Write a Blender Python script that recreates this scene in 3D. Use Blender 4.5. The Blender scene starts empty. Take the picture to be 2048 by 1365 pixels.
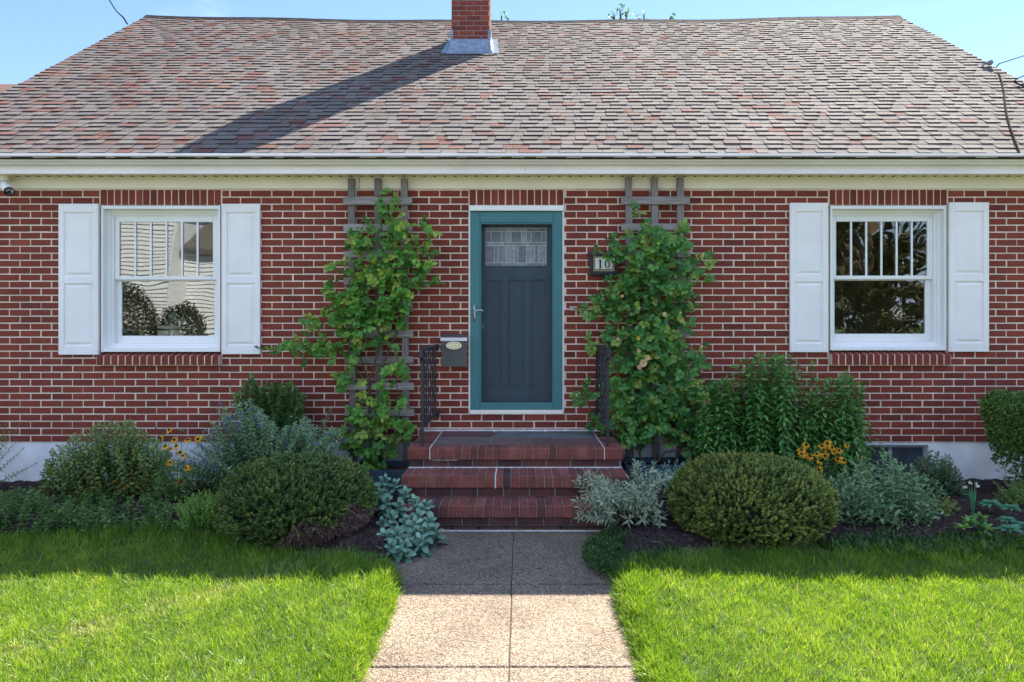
import bpy, math, random
import numpy as np
from mathutils import Vector, Matrix
random.seed(7)
R = np.random.default_rng(11)
scene = bpy.context.scene
COL = scene.collection
RAD = math.radians

# ------------------------------------------------------------------ camera, sky, sun, exposure
F = 1365.0                     # focal length in pixels of the 2048 px wide photograph
VX, VY, CH = 1042.0, 655.0, 1.5
cam = bpy.data.cameras.new('camera'); cam.lens = 24.0; cam.sensor_width = 36.0
cam.shift_x = -18.0 / 2048; cam.shift_y = -27.5 / 2048
cam.clip_start = 0.05; cam.clip_end = 2000
camo = bpy.data.objects.new('camera', cam); COL.objects.link(camo)
camo.location = (0, 0, CH); camo.rotation_euler = (RAD(90), 0, 0)
scene.camera = camo

SUN = Vector((0.745, 1.0, 1.332)).normalized()      # towards the sun
SUN_STRENGTH, SKY_STRENGTH, EXPOSURE = 4.3, 0.056, 2.2
scene.view_settings.view_transform = 'Standard'
scene.view_settings.look = 'None'
scene.view_settings.exposure = EXPOSURE
scene.view_settings.gamma = 1.0
w = bpy.data.worlds.new('World'); scene.world = w; w.use_nodes = True
nt = w.node_tree; nt.nodes.clear()
def N(tree, typ, **kw):
    n = tree.nodes.new(typ)
    for k, v in kw.items(): setattr(n, k, v)
    return n
wo = N(nt, 'ShaderNodeOutputWorld'); bg = N(nt, 'ShaderNodeBackground')
sky = N(nt, 'ShaderNodeTexSky'); sky.sky_type = 'NISHITA'; sky.sun_disc = False
sky.sun_elevation = math.asin(SUN.z); sky.sun_rotation = math.atan2(SUN.x, SUN.y)
sky.air_density = 1.0; sky.dust_density = 0.0; sky.ozone_density = 3.0; sky.altitude = 100
tc = N(nt, 'ShaderNodeTexCoord'); sp = N(nt, 'ShaderNodeSeparateXYZ')
nt.links.new(tc.outputs['Generated'], sp.inputs[0])
zz = N(nt, 'ShaderNodeMath', operation='MAXIMUM'); nt.links.new(sp.outputs[2], zz.inputs[0]); zz.inputs[1].default_value = 0.06
dx = N(nt, 'ShaderNodeMath', operation='DIVIDE'); nt.links.new(sp.outputs[0], dx.inputs[0]); nt.links.new(zz.outputs[0], dx.inputs[1])
dy = N(nt, 'ShaderNodeMath', operation='DIVIDE'); nt.links.new(sp.outputs[1], dy.inputs[0]); nt.links.new(zz.outputs[0], dy.inputs[1])
cb = N(nt, 'ShaderNodeCombineXYZ'); nt.links.new(dx.outputs[0], cb.inputs[0]); nt.links.new(dy.outputs[0], cb.inputs[1])
cn = N(nt, 'ShaderNodeTexNoise'); cn.inputs['Scale'].default_value = 1.1; cn.inputs['Detail'].default_value = 7; cn.inputs['Roughness'].default_value = 0.56
nt.links.new(cb.outputs[0], cn.inputs['Vector'])
cr = N(nt, 'ShaderNodeMapRange'); cr.inputs['From Min'].default_value = 0.52; cr.inputs['From Max'].default_value = 0.74
cr.inputs['To Max'].default_value = 0.8; cr.interpolation_type = 'SMOOTHSTEP'
by = N(nt, 'ShaderNodeMapRange'); by.inputs['From Min'].default_value = -.2; by.inputs['From Max'].default_value = .7
by.inputs['To Min'].default_value = .16; by.inputs['To Max'].default_value = -.055; nt.links.new(sp.outputs[1], by.inputs['Value'])   # unseen bluish cloud added behind the photographer to brighten the shaded front
ca = N(nt, 'ShaderNodeMath', operation='ADD'); nt.links.new(cn.outputs['Fac'], ca.inputs[0]); nt.links.new(by.outputs[0], ca.inputs[1])
nt.links.new(ca.outputs[0], cr.inputs['Value'])
mx = N(nt, 'ShaderNodeMixRGB'); nt.links.new(cr.outputs[0], mx.inputs['Fac'])
nt.links.new(sky.outputs[0], mx.inputs['Color1']); mx.inputs['Color2'].default_value = (4.9, 6.1, 9.0, 1)
nt.links.new(mx.outputs[0], bg.inputs['Color']); bg.inputs['Strength'].default_value = SKY_STRENGTH
nt.links.new(bg.outputs[0], wo.inputs['Surface'])

sl = bpy.data.lights.new('sun', 'SUN'); sl.energy = SUN_STRENGTH; sl.angle = RAD(0.5); sl.color = (1.0, 0.915, 0.79)
slo = bpy.data.objects.new('sun', sl); COL.objects.link(slo)
slo.rotation_euler = (-SUN).to_track_quat('-Z', 'Y').to_euler(); slo.location = (8, 12, 14)

# ------------------------------------------------------------------ helpers
def W(px, py, Y):                                   # a pixel of the photograph at a known depth
    return Vector(((px - VX) / F * Y, Y, CH + (VY - py) / F * Y))
YW = 6.6                                            # face of the front wall
def wx(px, Y=YW): return (px - VX) / F * Y
def wz(py, Y=YW): return CH + (VY - py) / F * Y

MATS = {}
def mat(name, col=None, rough=0.6, var=0.0, vscale=8.0, bump=0.0, bscale=60.0, metal=0.0, ramp=None, drive='tone',
        trans=0.0, tcol=None, spec=0.4, detail=4.0, stretch=None, grain=0.0, gscale=200.0):
    """procedural material: tone attribute or noise -> ramp, plus noise variation, grain and bump"""
    if name in MATS: return MATS[name]
    m = bpy.data.materials.new(name); m.use_nodes = True; t = m.node_tree; L = t.links
    b = t.nodes['Principled BSDF']; b.inputs['Roughness'].default_value = rough
    b.inputs['Metallic'].default_value = metal; b.inputs['Specular IOR Level'].default_value = spec
    tcn = N(t, 'ShaderNodeTexCoord'); vec = tcn.outputs['Object']
    if stretch:
        mp = N(t, 'ShaderNodeMapping'); mp.inputs['Scale'].default_value = stretch
        L.new(vec, mp.inputs['Vector']); vec = mp.outputs[0]
    no = N(t, 'ShaderNodeTexNoise'); no.inputs['Scale'].default_value = vscale; no.inputs['Detail'].default_value = detail
    L.new(vec, no.inputs['Vector'])
    if ramp:
        rp = N(t, 'ShaderNodeValToRGB'); el = rp.color_ramp.elements
        while len(el) < len(ramp): el.new(0.5)
        for e, (p, c) in zip(el, ramp): e.position = p; e.color = (*c, 1)
        if drive == 'tone':
            at = N(t, 'ShaderNodeAttribute'); at.attribute_name = 'tone'; L.new(at.outputs['Fac'], rp.inputs['Fac'])
        else:
            mr = N(t, 'ShaderNodeMapRange'); mr.inputs['From Min'].default_value = 0.3; mr.inputs['From Max'].default_value = 0.7
            L.new(no.outputs['Fac'], mr.inputs['Value']); L.new(mr.outputs[0], rp.inputs['Fac'])
        c_out = rp.outputs['Color']
    else:
        rgb = N(t, 'ShaderNodeRGB'); rgb.outputs[0].default_value = (*col, 1); c_out = rgb.outputs[0]
    def mul(c_out, fac_out, lo, hi, f0=0.3, f1=0.7):
        mr = N(t, 'ShaderNodeMapRange'); L.new(fac_out, mr.inputs['Value'])
        mr.inputs['From Min'].default_value = f0; mr.inputs['From Max'].default_value = f1
        mr.inputs['To Min'].default_value = lo; mr.inputs['To Max'].default_value = hi
        hs = N(t, 'ShaderNodeVectorMath', operation='SCALE'); L.new(c_out, hs.inputs[0]); L.new(mr.outputs[0], hs.inputs['Scale'])
        return hs.outputs[0]
    if var: c_out = mul(c_out, no.outputs['Fac'], 1 - var, 1 + var)
    if grain:
        g = N(t, 'ShaderNodeTexNoise'); g.inputs['Scale'].default_value = gscale; g.inputs['Detail'].default_value = 2
        L.new(vec, g.inputs['Vector']); c_out = mul(c_out, g.outputs['Fac'], 1 - grain, 1 + grain)
    L.new(c_out, b.inputs['Base Color'])
    if bump:
        bn = N(t, 'ShaderNodeTexNoise'); bn.inputs['Scale'].default_value = bscale; bn.inputs['Detail'].default_value = 5
        L.new(vec, bn.inputs['Vector'])
        bp = N(t, 'ShaderNodeBump'); bp.inputs['Strength'].default_value = bump; bp.inputs['Distance'].default_value = 0.01
        L.new(bn.outputs['Fac'], bp.inputs['Height']); L.new(bp.outputs[0], b.inputs['Normal'])
    if trans:
        tr = N(t, 'ShaderNodeBsdfTranslucent'); ms = N(t, 'ShaderNodeMixShader'); ms.inputs[0].default_value = trans
        tint = N(t, 'ShaderNodeVectorMath', operation='MULTIPLY'); L.new(c_out, tint.inputs[0])
        tint.inputs[1].default_value = tcol or (1.3, 1.25, 0.6); L.new(tint.outputs[0], tr.inputs['Color'])
        L.new(b.outputs[0], ms.inputs[1]); L.new(tr.outputs[0], ms.inputs[2])
        L.new(ms.outputs[0], t.nodes['Material Output'].inputs['Surface'])
    MATS[name] = m
    return m

def glass(name, refl=0.3, wave=0.05, wscale=5.0, tint=(0.75, 0.78, 0.78), rough=0.0):
    m = bpy.data.materials.new(name); m.use_nodes = True; t = m.node_tree; L = t.links; t.nodes.clear()
    o = N(t, 'ShaderNodeOutputMaterial'); ms = N(t, 'ShaderNodeMixShader')
    tr = N(t, 'ShaderNodeBsdfTransparent'); tr.inputs[0].default_value = (*tint, 1)
    gl = N(t, 'ShaderNodeBsdfGlossy'); gl.inputs['Roughness'].default_value = rough
    tcn = N(t, 'ShaderNodeTexCoord'); no = N(t, 'ShaderNodeTexNoise'); no.inputs['Scale'].default_value = wscale
    no.inputs['Detail'].default_value = 1.2; L.new(tcn.outputs['Object'], no.inputs['Vector'])
    bp = N(t, 'ShaderNodeBump'); bp.inputs['Strength'].default_value = wave; bp.inputs['Distance'].default_value = 0.1
    L.new(no.outputs['Fac'], bp.inputs['Height']); L.new(bp.outputs[0], gl.inputs['Normal'])
    fr = N(t, 'ShaderNodeFresnel'); fr.inputs['IOR'].default_value = 1.5
    ad = N(t, 'ShaderNodeMath', operation='ADD'); L.new(fr.outputs[0], ad.inputs[0]); ad.inputs[1].default_value = refl - 0.04; ad.use_clamp = True
    L.new(ad.outputs[0], ms.inputs[0]); L.new(tr.outputs[0], ms.inputs[1]); L.new(gl.outputs[0], ms.inputs[2])
    L.new(ms.outputs[0], o.inputs['Surface'])
    return m

ORG = {}
def org_of(parent): return Vector((0, 0, 0)) if parent is None else ORG[parent.name]
def finish(o, parent):
    COL.objects.link(o)
    ORG[o.name] = org_of(parent)
    if parent is not None: o.parent = parent
    return o
def thing(name, loc, label, cat, group=None):
    o = bpy.data.objects.new(name, None); COL.objects.link(o); o.location = loc; o.empty_display_size = 0.2
    o['label'] = label; o['category'] = cat
    if group: o['group'] = group
    ORG[o.name] = Vector(loc)
    return o
def tag(o, label, cat, group=None):
    o['label'] = label; o['category'] = cat
    if group: o['group'] = group
    return o

def raw_mesh(name, V, loops, starts, totals, mats, parent, tone=None, midx=None, smooth=False):
    V = np.asarray(V, dtype=np.float32) - np.array(org_of(parent), dtype=np.float32)
    me = bpy.data.meshes.new(name)
    me.vertices.add(len(V)); me.vertices.foreach_set('co', V.ravel())
    me.loops.add(len(loops)); me.loops.foreach_set('vertex_index', np.asarray(loops, dtype=np.int32))
    me.polygons.add(len(starts)); me.polygons.foreach_set('loop_start', np.asarray(starts, dtype=np.int32))
    me.polygons.foreach_set('use_smooth', np.full(len(starts), bool(smooth)))
    for m in (mats if isinstance(mats, (list, tuple)) else [mats]): me.materials.append(m)
    if midx is not None: me.polygons.foreach_set('material_index', np.asarray(midx, dtype=np.int32))
    me.update(calc_edges=True)
    if tone is not None:
        a = me.attributes.new('tone', 'FLOAT', 'FACE'); a.data.foreach_set('value', np.asarray(tone, dtype=np.float32))
    me.validate()
    return finish(bpy.data.objects.new(name, me), parent)

class MB:
    """collects boxes, prisms, tubes and lathes and links them as ONE mesh object"""
    def __init__(s): s.v = []; s.f = []; s.t = []; s.m = []; s.tone = 0.5; s.mi = 0
    def face(s, idx, tone=None, mi=None):
        s.f.append(tuple(idx)); s.t.append(s.tone if tone is None else tone); s.m.append(s.mi if mi is None else mi)
    def verts(s, pts):
        n = len(s.v); s.v += [tuple(p) for p in pts]; return list(range(n, n + len(pts)))
    def quad(s, a, b, c, d): s.face(s.verts([a, b, c, d]))
    def box(s, x0, x1, y0, y1, z0, z1, bev=0.0):
        if bev <= 0:
            v = s.verts([(x0,y0,z0),(x1,y0,z0),(x1,y1,z0),(x0,y1,z0),(x0,y0,z1),(x1,y0,z1),(x1,y1,z1),(x0,y1,z1)])
            for q in ((0,1,5,4),(1,2,6,5),(2,3,7,6),(3,0,4,7),(4,5,6,7),(3,2,1,0)): s.face([v[i] for i in q])
            return
        b = min(bev, (x1-x0)*.45, (y1-y0)*.45, (z1-z0)*.45)
        def ring(i, z): return s.verts([(x0+i,y0+i+b if 0 else y0+i,z),(x1-i,y0+i,z),(x1-i,y1-i,z),(x0+i,y1-i,z)])
        # chamfer all edges: 24 vertices
        P = {}
        for sx in (0,1):
            for sy in (0,1):
                for sz in (0,1):
                    X, Y, Z = (x1 if sx else x0), (y1 if sy else y0), (z1 if sz else z0)
                    ix, iy, iz = (-b if sx else b), (-b if sy else b), (-b if sz else b)
                    P[sx,sy,sz] = s.verts([(X, Y+iy, Z+iz), (X+ix, Y, Z+iz), (X+ix, Y+iy, Z)])
        g = lambda a,k: P[a][k]
        for sx in (0,1): s.face([g((sx,0,0),0), g((sx,1,0),0), g((sx,1,1),0), g((sx,0,1),0)][::(1 if sx else -1)])
        for sy in (0,1): s.face([g((0,sy,0),1), g((1,sy,0),1), g((1,sy,1),1), g((0,sy,1),1)][::(-1 if sy else 1)])
        for sz in (0,1): s.face([g((0,0,sz),2), g((1,0,sz),2), g((1,1,sz),2), g((0,1,sz),2)][::(1 if sz else -1)])
        for a in (0,1):
            for c in (0,1):
                f = 1 if a == c else -1
                s.face([g((a,c,0),0), g((a,c,1),0), g((a,c,1),1), g((a,c,0),1)][::-f])
                s.face([g((a,0,c),0), g((a,1,c),0), g((a,1,c),2), g((a,0,c),2)][::f * -1])
                s.face([g((0,a,c),1), g((1,a,c),1), g((1,a,c),2), g((0,a,c),2)][::f])
        for k in P: s.face(P[k] if (sum(k) % 2) else P[k][::-1])
    def prism(s, poly, axis, a0, a1):
        """poly: list of 2-D points; extruded along axis x, y or z from a0 to a1"""
        def pt(p, a): return {'x': (a, p[0], p[1]), 'y': (p[0], a, p[1]), 'z': (p[0], p[1], a)}[axis]
        n = len(poly); A = s.verts([pt(p, a0) for p in poly]); B = s.verts([pt(p, a1) for p in poly])
        s.face(A[::-1]); s.face(B)
        for i in range(n): s.face((A[i], A[(i+1) % n], B[(i+1) % n], B[i]))
    def tube(s, pts, r, n=6, cap=True):
        pts = [Vector(p) for p in pts]; rr = r if isinstance(r, (list, tuple)) else [r]*len(pts); prev = None
        for i, p in enumerate(pts):
            d = (pts[min(i+1, len(pts)-1)] - pts[max(i-1, 0)])
            if d.length < 1e-9: d = Vector((0,0,1))
            d.normalize(); u = d.cross(Vector((0,0,1)))
            if u.length < 1e-3: u = d.cross(Vector((0,1,0)))
            u.normalize(); v = d.cross(u)
            ring = s.verts([p + (u*math.cos(2*math.pi*k/n) + v*math.sin(2*math.pi*k/n))*rr[i] for k in range(n)])
            if prev:
                for k in range(n): s.face((prev[k], prev[(k+1)%n], ring[(k+1)%n], ring[k]))
            elif cap: s.face(ring)
            prev = ring
        if cap: s.face(prev[::-1])
    def lathe(s, c, prof, n=20, axis=Vector((0,0,1))):
        """prof: list of (radius, height) about axis from c"""
        axis = Vector(axis).normalized(); u = axis.orthogonal().normalized(); v = axis.cross(u); prev = None; c = Vector(c)
        for (r, h) in prof:
            ring = s.verts([c + axis*h + (u*math.cos(2*math.pi*k/n)+v*math.sin(2*math.pi*k/n))*max(r,1e-4) for k in range(n)])
            if prev:
                for k in range(n): s.face((prev[k], prev[(k+1)%n], ring[(k+1)%n], ring[k]))
            else: s.face(ring[::-1])
            prev = ring
        s.face(prev)
    def build(s, name, mats, parent=None, smooth=False, label=None):
        loops = []; starts = []; tot = []
        for f in s.f: starts.append(len(loops)); loops += f; tot.append(len(f))
        o = raw_mesh(name, s.v, loops, starts, tot, mats, parent, s.t, s.m, smooth)
        if label: o['label'] = label
        return o

def unit(a): return a / np.maximum(np.linalg.norm(a, axis=-1, keepdims=True), 1e-9)
class LM:
    """collects leaves (each three faces, folded and curled) and links them as ONE mesh object"""
    def __init__(s, rounded=False): s.V = []; s.T = []; s.r = rounded
    def add(s, P, D, Nn, L, Wd, tone, curl=0.25, fold=0.25, blunt=0.85):
        P = np.atleast_2d(np.asarray(P, float)); n = len(P)
        D = unit(np.broadcast_to(np.asarray(D, float), (n,3))); Nn = np.broadcast_to(np.asarray(Nn, float), (n,3))
        S = unit(np.cross(D, Nn) + 1e-6); U = np.cross(S, D)
        L = np.broadcast_to(np.asarray(L, float), (n,))[:,None]; Wd = np.broadcast_to(np.asarray(Wd, float), (n,))[:,None]
        curl = np.broadcast_to(np.asarray(curl, float), (n,))[:,None]
        def st(t, wdt, up):
            c = P + D*L*t - U*curl*L*t*t
            return c, S*Wd*0.5*wdt, U*Wd*up
        if s.r:                                       # oval blade: four pairs across its length
            vs = [P]
            for t_, w_ in ((.12,.52),(.36,.96),(.64,1.0*min(1,blunt)),(.87,.66*blunt)):
                c_, s_, u_ = st(t_, w_, fold*w_); vs += [c_-s_+u_, c_+s_+u_]
            vs.append(P + D*L - U*curl*L); s.V.append(np.stack(vs, axis=1)); s.T.append(np.broadcast_to(np.asarray(tone, float), (n,))); return
        c1, s1, u1 = st(0.34, 1.0, fold); c2, s2, u2 = st(0.72, blunt, fold)
        tip = P + D*L - U*curl*L
        s.V.append(np.stack([P, c1-s1+u1, c1+s1+u1, c2-s2+u2, c2+s2+u2, tip], axis=1))
        s.T.append(np.broadcast_to(np.asarray(tone, float), (n,)))
    def build(s, name, m, parent, label=None):
        V = np.concatenate(s.V); n = len(V); T = np.concatenate(s.T)
        if s.r: nv, lp, sp_ = 10, [0,2,1, 1,2,4,3, 3,4,6,5, 5,6,8,7, 7,8,9], [0,3,7,11,15]
        else: nv, lp, sp_ = 6, [0,2,1, 1,2,4,3, 3,4,5], [0,3,7]
        base = (np.arange(n)*nv)[:,None]
        loops = (base + np.array(lp)[None,:]).ravel()
        starts = ((np.arange(n)*len(lp))[:,None] + np.array(sp_)[None,:]).ravel()
        o = raw_mesh(name, V.reshape(-1,3), loops, starts, None, m, parent, np.repeat(np.clip(T,0,1), len(sp_)), None)
        if label: o['label'] = label
        return o

# ------------------------------------------------------------------ materials
M_brick = mat('brick', ramp=[(0,(.125,.022,.014)),(.45,(.20,.034,.019)),(.8,(.225,.039,.021)),(1,(.27,.055,.03))], rough=.75, var=.18, vscale=2.6, bump=.35, bscale=150, grain=.12, gscale=260)
M_mortar = mat('mortar', (.72,.58,.49), rough=.9, var=.16, vscale=7, bump=.4, bscale=180)
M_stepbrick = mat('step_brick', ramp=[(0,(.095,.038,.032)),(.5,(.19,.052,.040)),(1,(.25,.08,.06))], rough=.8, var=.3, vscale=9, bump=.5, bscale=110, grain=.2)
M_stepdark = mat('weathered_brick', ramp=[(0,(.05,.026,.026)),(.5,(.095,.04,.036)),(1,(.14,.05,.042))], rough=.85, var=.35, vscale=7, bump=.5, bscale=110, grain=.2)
M_stepmortar = mat('grey_mortar', (.2,.19,.18), rough=.9, var=.35, vscale=12, bump=.4, bscale=160)
M_caulk = mat('white_caulk', (.66,.64,.62), rough=.8, var=.2, vscale=20)
M_white = mat('white_vinyl', (.84,.83,.83), rough=.38, var=.03, vscale=3, bump=.02, bscale=90)
M_shutter = mat('shutter_white', (.85,.815,.82), rough=.45, var=.04, vscale=4, bump=.06, bscale=120)
M_cream = mat('cream_aluminium', (.88,.80,.70), rough=.4, var=.05, vscale=3)
M_gutter = mat('gutter_white', (.9,.83,.86), rough=.32, var=.06, vscale=2.5)
M_dark = mat('dark_gap', (.012,.012,.012), rough=.9)
M_found = mat('painted_concrete', (.74,.73,.74), rough=.8, var=.2, vscale=3.5, bump=.35, bscale=40)
M_teal = mat('teal_paint', (.036,.165,.185), rough=.35, var=.06, vscale=5)
M_door = mat('dark_door', (.045,.072,.10), rough=.45, var=.12, vscale=6, stretch=(1,1,.08), bump=.08, bscale=140)
M_nickel = mat('brushed_nickel', (.62,.6,.55), rough=.3, metal=.9)
M_iron = mat('painted_iron', (.022,.022,.03), rough=.45, var=.3, vscale=30, bump=.2, bscale=80)
M_mailbox = mat('mailbox_grey', (.085,.082,.088), rough=.4, var=.08, vscale=8)
M_brass = mat('pale_brass', (.72,.66,.46), rough=.35, metal=.4)
M_wood = mat('weathered_wood', ramp=[(0,(.10,.082,.076)),(.5,(.22,.19,.18)),(1,(.33,.29,.28))], rough=.85, var=.3, vscale=10, stretch=(6,6,.7), bump=.5, bscale=40, grain=.2, gscale=90)
M_woodh = mat('weathered_rail', ramp=[(0,(.16,.14,.135)),(.5,(.28,.25,.24)),(1,(.40,.36,.35))], rough=.85, var=.3, vscale=10, stretch=(.7,6,6), bump=.5, bscale=40, grain=.2, gscale=90)
M_planter = mat('slate_blue_planter', (.035,.05,.075), rough=.6, var=.25, vscale=8)
M_shingle = mat('asphalt_shingle', ramp=[(0,(.155,.072,.06)),(.18,(.175,.11,.092)),(.3,(.134,.107,.098)),(.6,(.163,.143,.132)),(.85,(.187,.170,.153)),(1,(.145,.132,.132))], rough=.95, var=.17, vscale=1.6, bump=.7, bscale=300, grain=.28, gscale=330, spec=.2)
M_shedge = mat('shingle_edge', (.022,.019,.02), rough=.95, spec=.1)
M_lead = mat('lead_flashing', (.19,.235,.30), rough=.45, metal=.35, var=.3, vscale=18, bump=.25, bscale=30)
M_cable = mat('black_cable', (.012,.012,.013), rough=.95, spec=.02)
M_wall_in = mat('interior_paint', (.62,.54,.34), rough=.8, var=.05, vscale=1.5)
M_floor_in = mat('interior_floor', (.16,.1,.06), rough=.5, var=.2, vscale=4)
M_flag = mat('flagstone', ramp=[(0,(.12,.058,.058)),(.35,(.14,.10,.085)),(.6,(.12,.135,.15)),(1,(.16,.155,.145))], rough=.7, var=.25, vscale=6, bump=.4, bscale=40)
M_stem = mat('woody_stem', (.10,.07,.045), rough=.85, var=.3, vscale=20)
M_gstem = mat('green_stem', (.09,.13,.05), rough=.7, var=.2, vscale=20)
M_soil = mat('mulch', ramp=[(0,(.018,.013,.012)),(.5,(.04,.028,.026)),(1,(.085,.062,.055))], drive='noise', rough=.95, vscale=38, detail=8, bump=1.0, bscale=70, spec=.1)

# ------------------------------------------------------------------ ground, path, bed, street
def structure(o): o['kind'] = 'structure'; return o
g = MB(); g.quad((-400,-400,-.12),(400,-400,-.12),(400,400,-.12),(-400,400,-.12))
M_ground = mat('far_ground', ramp=[(0,(.035,.07,.016)),(1,(.07,.11,.03))], drive='noise', rough=.95, vscale=.6)
structure(g.build('ground', M_ground))

def hnoise(x, y, seed=0):
    x = np.asarray(x, float); y = np.asarray(y, float); s = seed*1.7
    return (np.sin(x*2.1+s)*np.cos(y*1.7-s) + .5*np.sin(x*4.3+1.3*y+s*2) + .35*np.cos(y*7.1-x*3.3+s) + .2*np.sin(11*x+s)*np.sin(9.3*y+1.1))/2.05
PL, PR, PJ = -.706, .542, -.056
def path_l(y): return np.interp(y, [0, 3.7, 4.12, 4.6, 5.2], [PL, PL, -.765, -.925, -.95])
def path_r(y): return np.interp(y, [0, 3.8, 4.07, 4.35, 5.2], [PR, PR, .585, .68, .72])
BL = [(-7,4.66),(-4.0,4.66),(-3.2,4.85),(-2.7,4.95),(-2.1,4.75),(-1.6,4.46),(-1.1,4.34),(-.7,4.22)]
BR = [(.54,4.16),(.85,4.22),(1.1,4.40),(1.6,4.45),(2.1,4.42),(2.6,4.5),(3.4,4.62),(7,4.66)]
def bed_edge(x):
    x = np.asarray(x, float)
    l = np.interp(x, [p[0] for p in BL], [p[1] for p in BL]); r = np.interp(x, [p[0] for p in BR], [p[1] for p in BR])
    return np.where(x < 0, l, r)
def lawn_z(x, y):
    x = np.asarray(x, float); d = np.where(x < PJ, path_l(y) - x, x - path_r(y))
    return .03 + .018*hnoise(x*.9, y*.9, 2) - .062*np.clip(1 - (d+.01)/.07, 0, 1)**1.5

def sheet(name, x0, x1, y0, y1, nx, ny, zf, m):
    xs = np.linspace(x0, x1, nx); ys = np.linspace(y0, y1, ny); X, Y = np.meshgrid(xs, ys); Z = zf(X, Y)
    V = np.stack([X, Y, Z], -1).reshape(-1,3)
    i = np.arange((nx-1)*(ny-1)); r, c = i//(nx-1), i % (nx-1); a = r*nx + c
    loops = np.stack([a, a+1, a+nx+1, a+nx], 1).ravel()
    return structure(raw_mesh(name, V, loops, np.arange(len(i))*4, None, m, None, None, None, True))
M_lawn = mat('lawn_soil', ramp=[(0,(.03,.045,.012)),(.6,(.06,.085,.02)),(1,(.1,.095,.04))], drive='noise', rough=.95, vscale=9, bump=.6, bscale=90)
sheet('lawn_ground', -8, PL+.012, -5, 5.0, 330, 160, lambda x, y: lawn_z(x, y) - .12*(x > path_l(y)+.02), M_lawn)
sheet('lawn_ground', PR-.012, 8, -5, 5.0, 330, 160, lambda x, y: lawn_z(x, y) - .12*(x < path_r(y)-.02), M_lawn)
def soil_z(x, y):
    e = bed_edge(x); t = np.clip((y - e)/.25, 0, 1)
    return -.06 + t*(.125 + .03*hnoise(x*1.5, y*1.5, 5) + .012*hnoise(x*13, y*13, 3) + .010*hnoise(x*31, y*29, 8)) - .05*np.clip((y-6.0)/.6, 0, 1)
sheet('garden_bed', -7.5, -.95, 4.0, 6.62, 330, 140, soil_z, M_soil)
sheet('garden_bed', .86, 7.5, 4.0, 6.62, 330, 140, soil_z, M_soil)
# strip of bed between steps and lawn, beside the walk
sheet('garden_bed', -.95, -.70, 4.0, 5.15, 26, 90, lambda x, y: soil_z(x, y)-.01-.12*(x > path_l(y)), M_soil)
sheet('garden_bed', .54, .86, 4.0, 5.15, 30, 90, lambda x, y: soil_z(x, y)-.01-.12*(x < path_r(y)), M_soil)

# exposed aggregate walk in separate slabs with open joints
def agg():
    m = bpy.data.materials.new('exposed_aggregate'); m.use_nodes = True; t = m.node_tree; L = t.links; b = t.nodes['Principled BSDF']
    b.inputs['Roughness'].default_value = .85; b.inputs['Specular IOR Level'].default_value = .25
    tcn = N(t, 'ShaderNodeTexCoord')
    v = N(t, 'ShaderNodeTexVoronoi'); v.inputs['Scale'].default_value = 105; L.new(tcn.outputs['Object'], v.inputs['Vector'])
    r = N(t, 'ShaderNodeValToRGB'); e = r.color_ramp.elements; e[0].color = (.20,.155,.12,1); e[1].color = (.47,.375,.28,1)
    e2 = e.new(.5); e2.color = (.335,.262,.192,1)
    sep = N(t, 'ShaderNodeSeparateColor'); L.new(v.outputs['Color'], sep.inputs[0]); L.new(sep.outputs[0], r.inputs['Fac'])
    dk = N(t, 'ShaderNodeMapRange'); dk.inputs['From Min'].default_value = .0; dk.inputs['From Max'].default_value = .75
    dk.inputs['To Min'].default_value = 1.12; dk.inputs['To Max'].default_value = .35; L.new(v.outputs['Distance'], dk.inputs['Value'])
    n2 = N(t, 'ShaderNodeTexNoise'); n2.inputs['Scale'].default_value = 2.3; n2.inputs['Detail'].default_value = 5; L.new(tcn.outputs['Object'], n2.inputs['Vector'])
    mm = N(t, 'ShaderNodeMapRange'); mm.inputs['From Min'].default_value = .3; mm.inputs['From Max'].default_value = .7
    mm.inputs['To Min'].default_value = .74; mm.inputs['To Max'].default_value = 1.16; L.new(n2.outputs['Fac'], mm.inputs['Value'])
    mu = N(t, 'ShaderNodeMath', operation='MULTIPLY'); L.new(dk.outputs[0], mu.inputs[0]); L.new(mm.outputs[0], mu.inputs[1])
    sc = N(t, 'ShaderNodeVectorMath', operation='SCALE'); L.new(r.outputs[0], sc.inputs[0]); L.new(mu.outputs[0], sc.inputs['Scale'])
    L.new(sc.outputs[0], b.inputs['Base Color'])
    bp = N(t, 'ShaderNodeBump'); bp.inputs['Strength'].default_value = .8; bp.inputs['Distance'].default_value = .006; bp.invert = True
    L.new(v.outputs['Distance'], bp.inputs['Height']); L.new(bp.outputs[0], b.inputs['Normal'])
    return m
M_agg = agg()
p = MB()
ys = [5.14, 4.07, 3.08, 2.09, 1.1, .11, -.88, -1.87, -2.86, -3.85, -4.84]
for i in range(len(ys)-1):
    y1, y0 = ys[i] - (0.004 if i else 0), ys[i+1] + .004
    zt_ = -.03 - .001*(i % 3)
    for sd__ in (0, 1):
        if i == 0:                                    # the first slab flares out to the width of the steps
            yy = [y0, 4.35, 4.6, y1]; po = ([(float(path_l(q)), q) for q in yy][::-1] + [(PJ-.003, y0), (PJ-.003, y1)]) if sd__ == 0 else ([(PJ+.003, y1), (PJ+.003, y0)] + [(float(path_r(q)), q) for q in yy])
            p.prism(po, 'z', -.11, zt_)
        else: p.box(float(path_l(y1)) if sd__ == 0 else PJ+.003, PJ-.003 if sd__ == 0 else float(path_r(y1)), y0, y1, -.11, zt_, bev=.005)
p.mi = 1; p.box(PL+.02, PR-.02, -4.8, 5.1, -.10, -.040)
structure(p.build('path', [M_agg, mat('joint_grit', (.11,.095,.075), rough=.95, var=.3, vscale=60)]))
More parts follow.
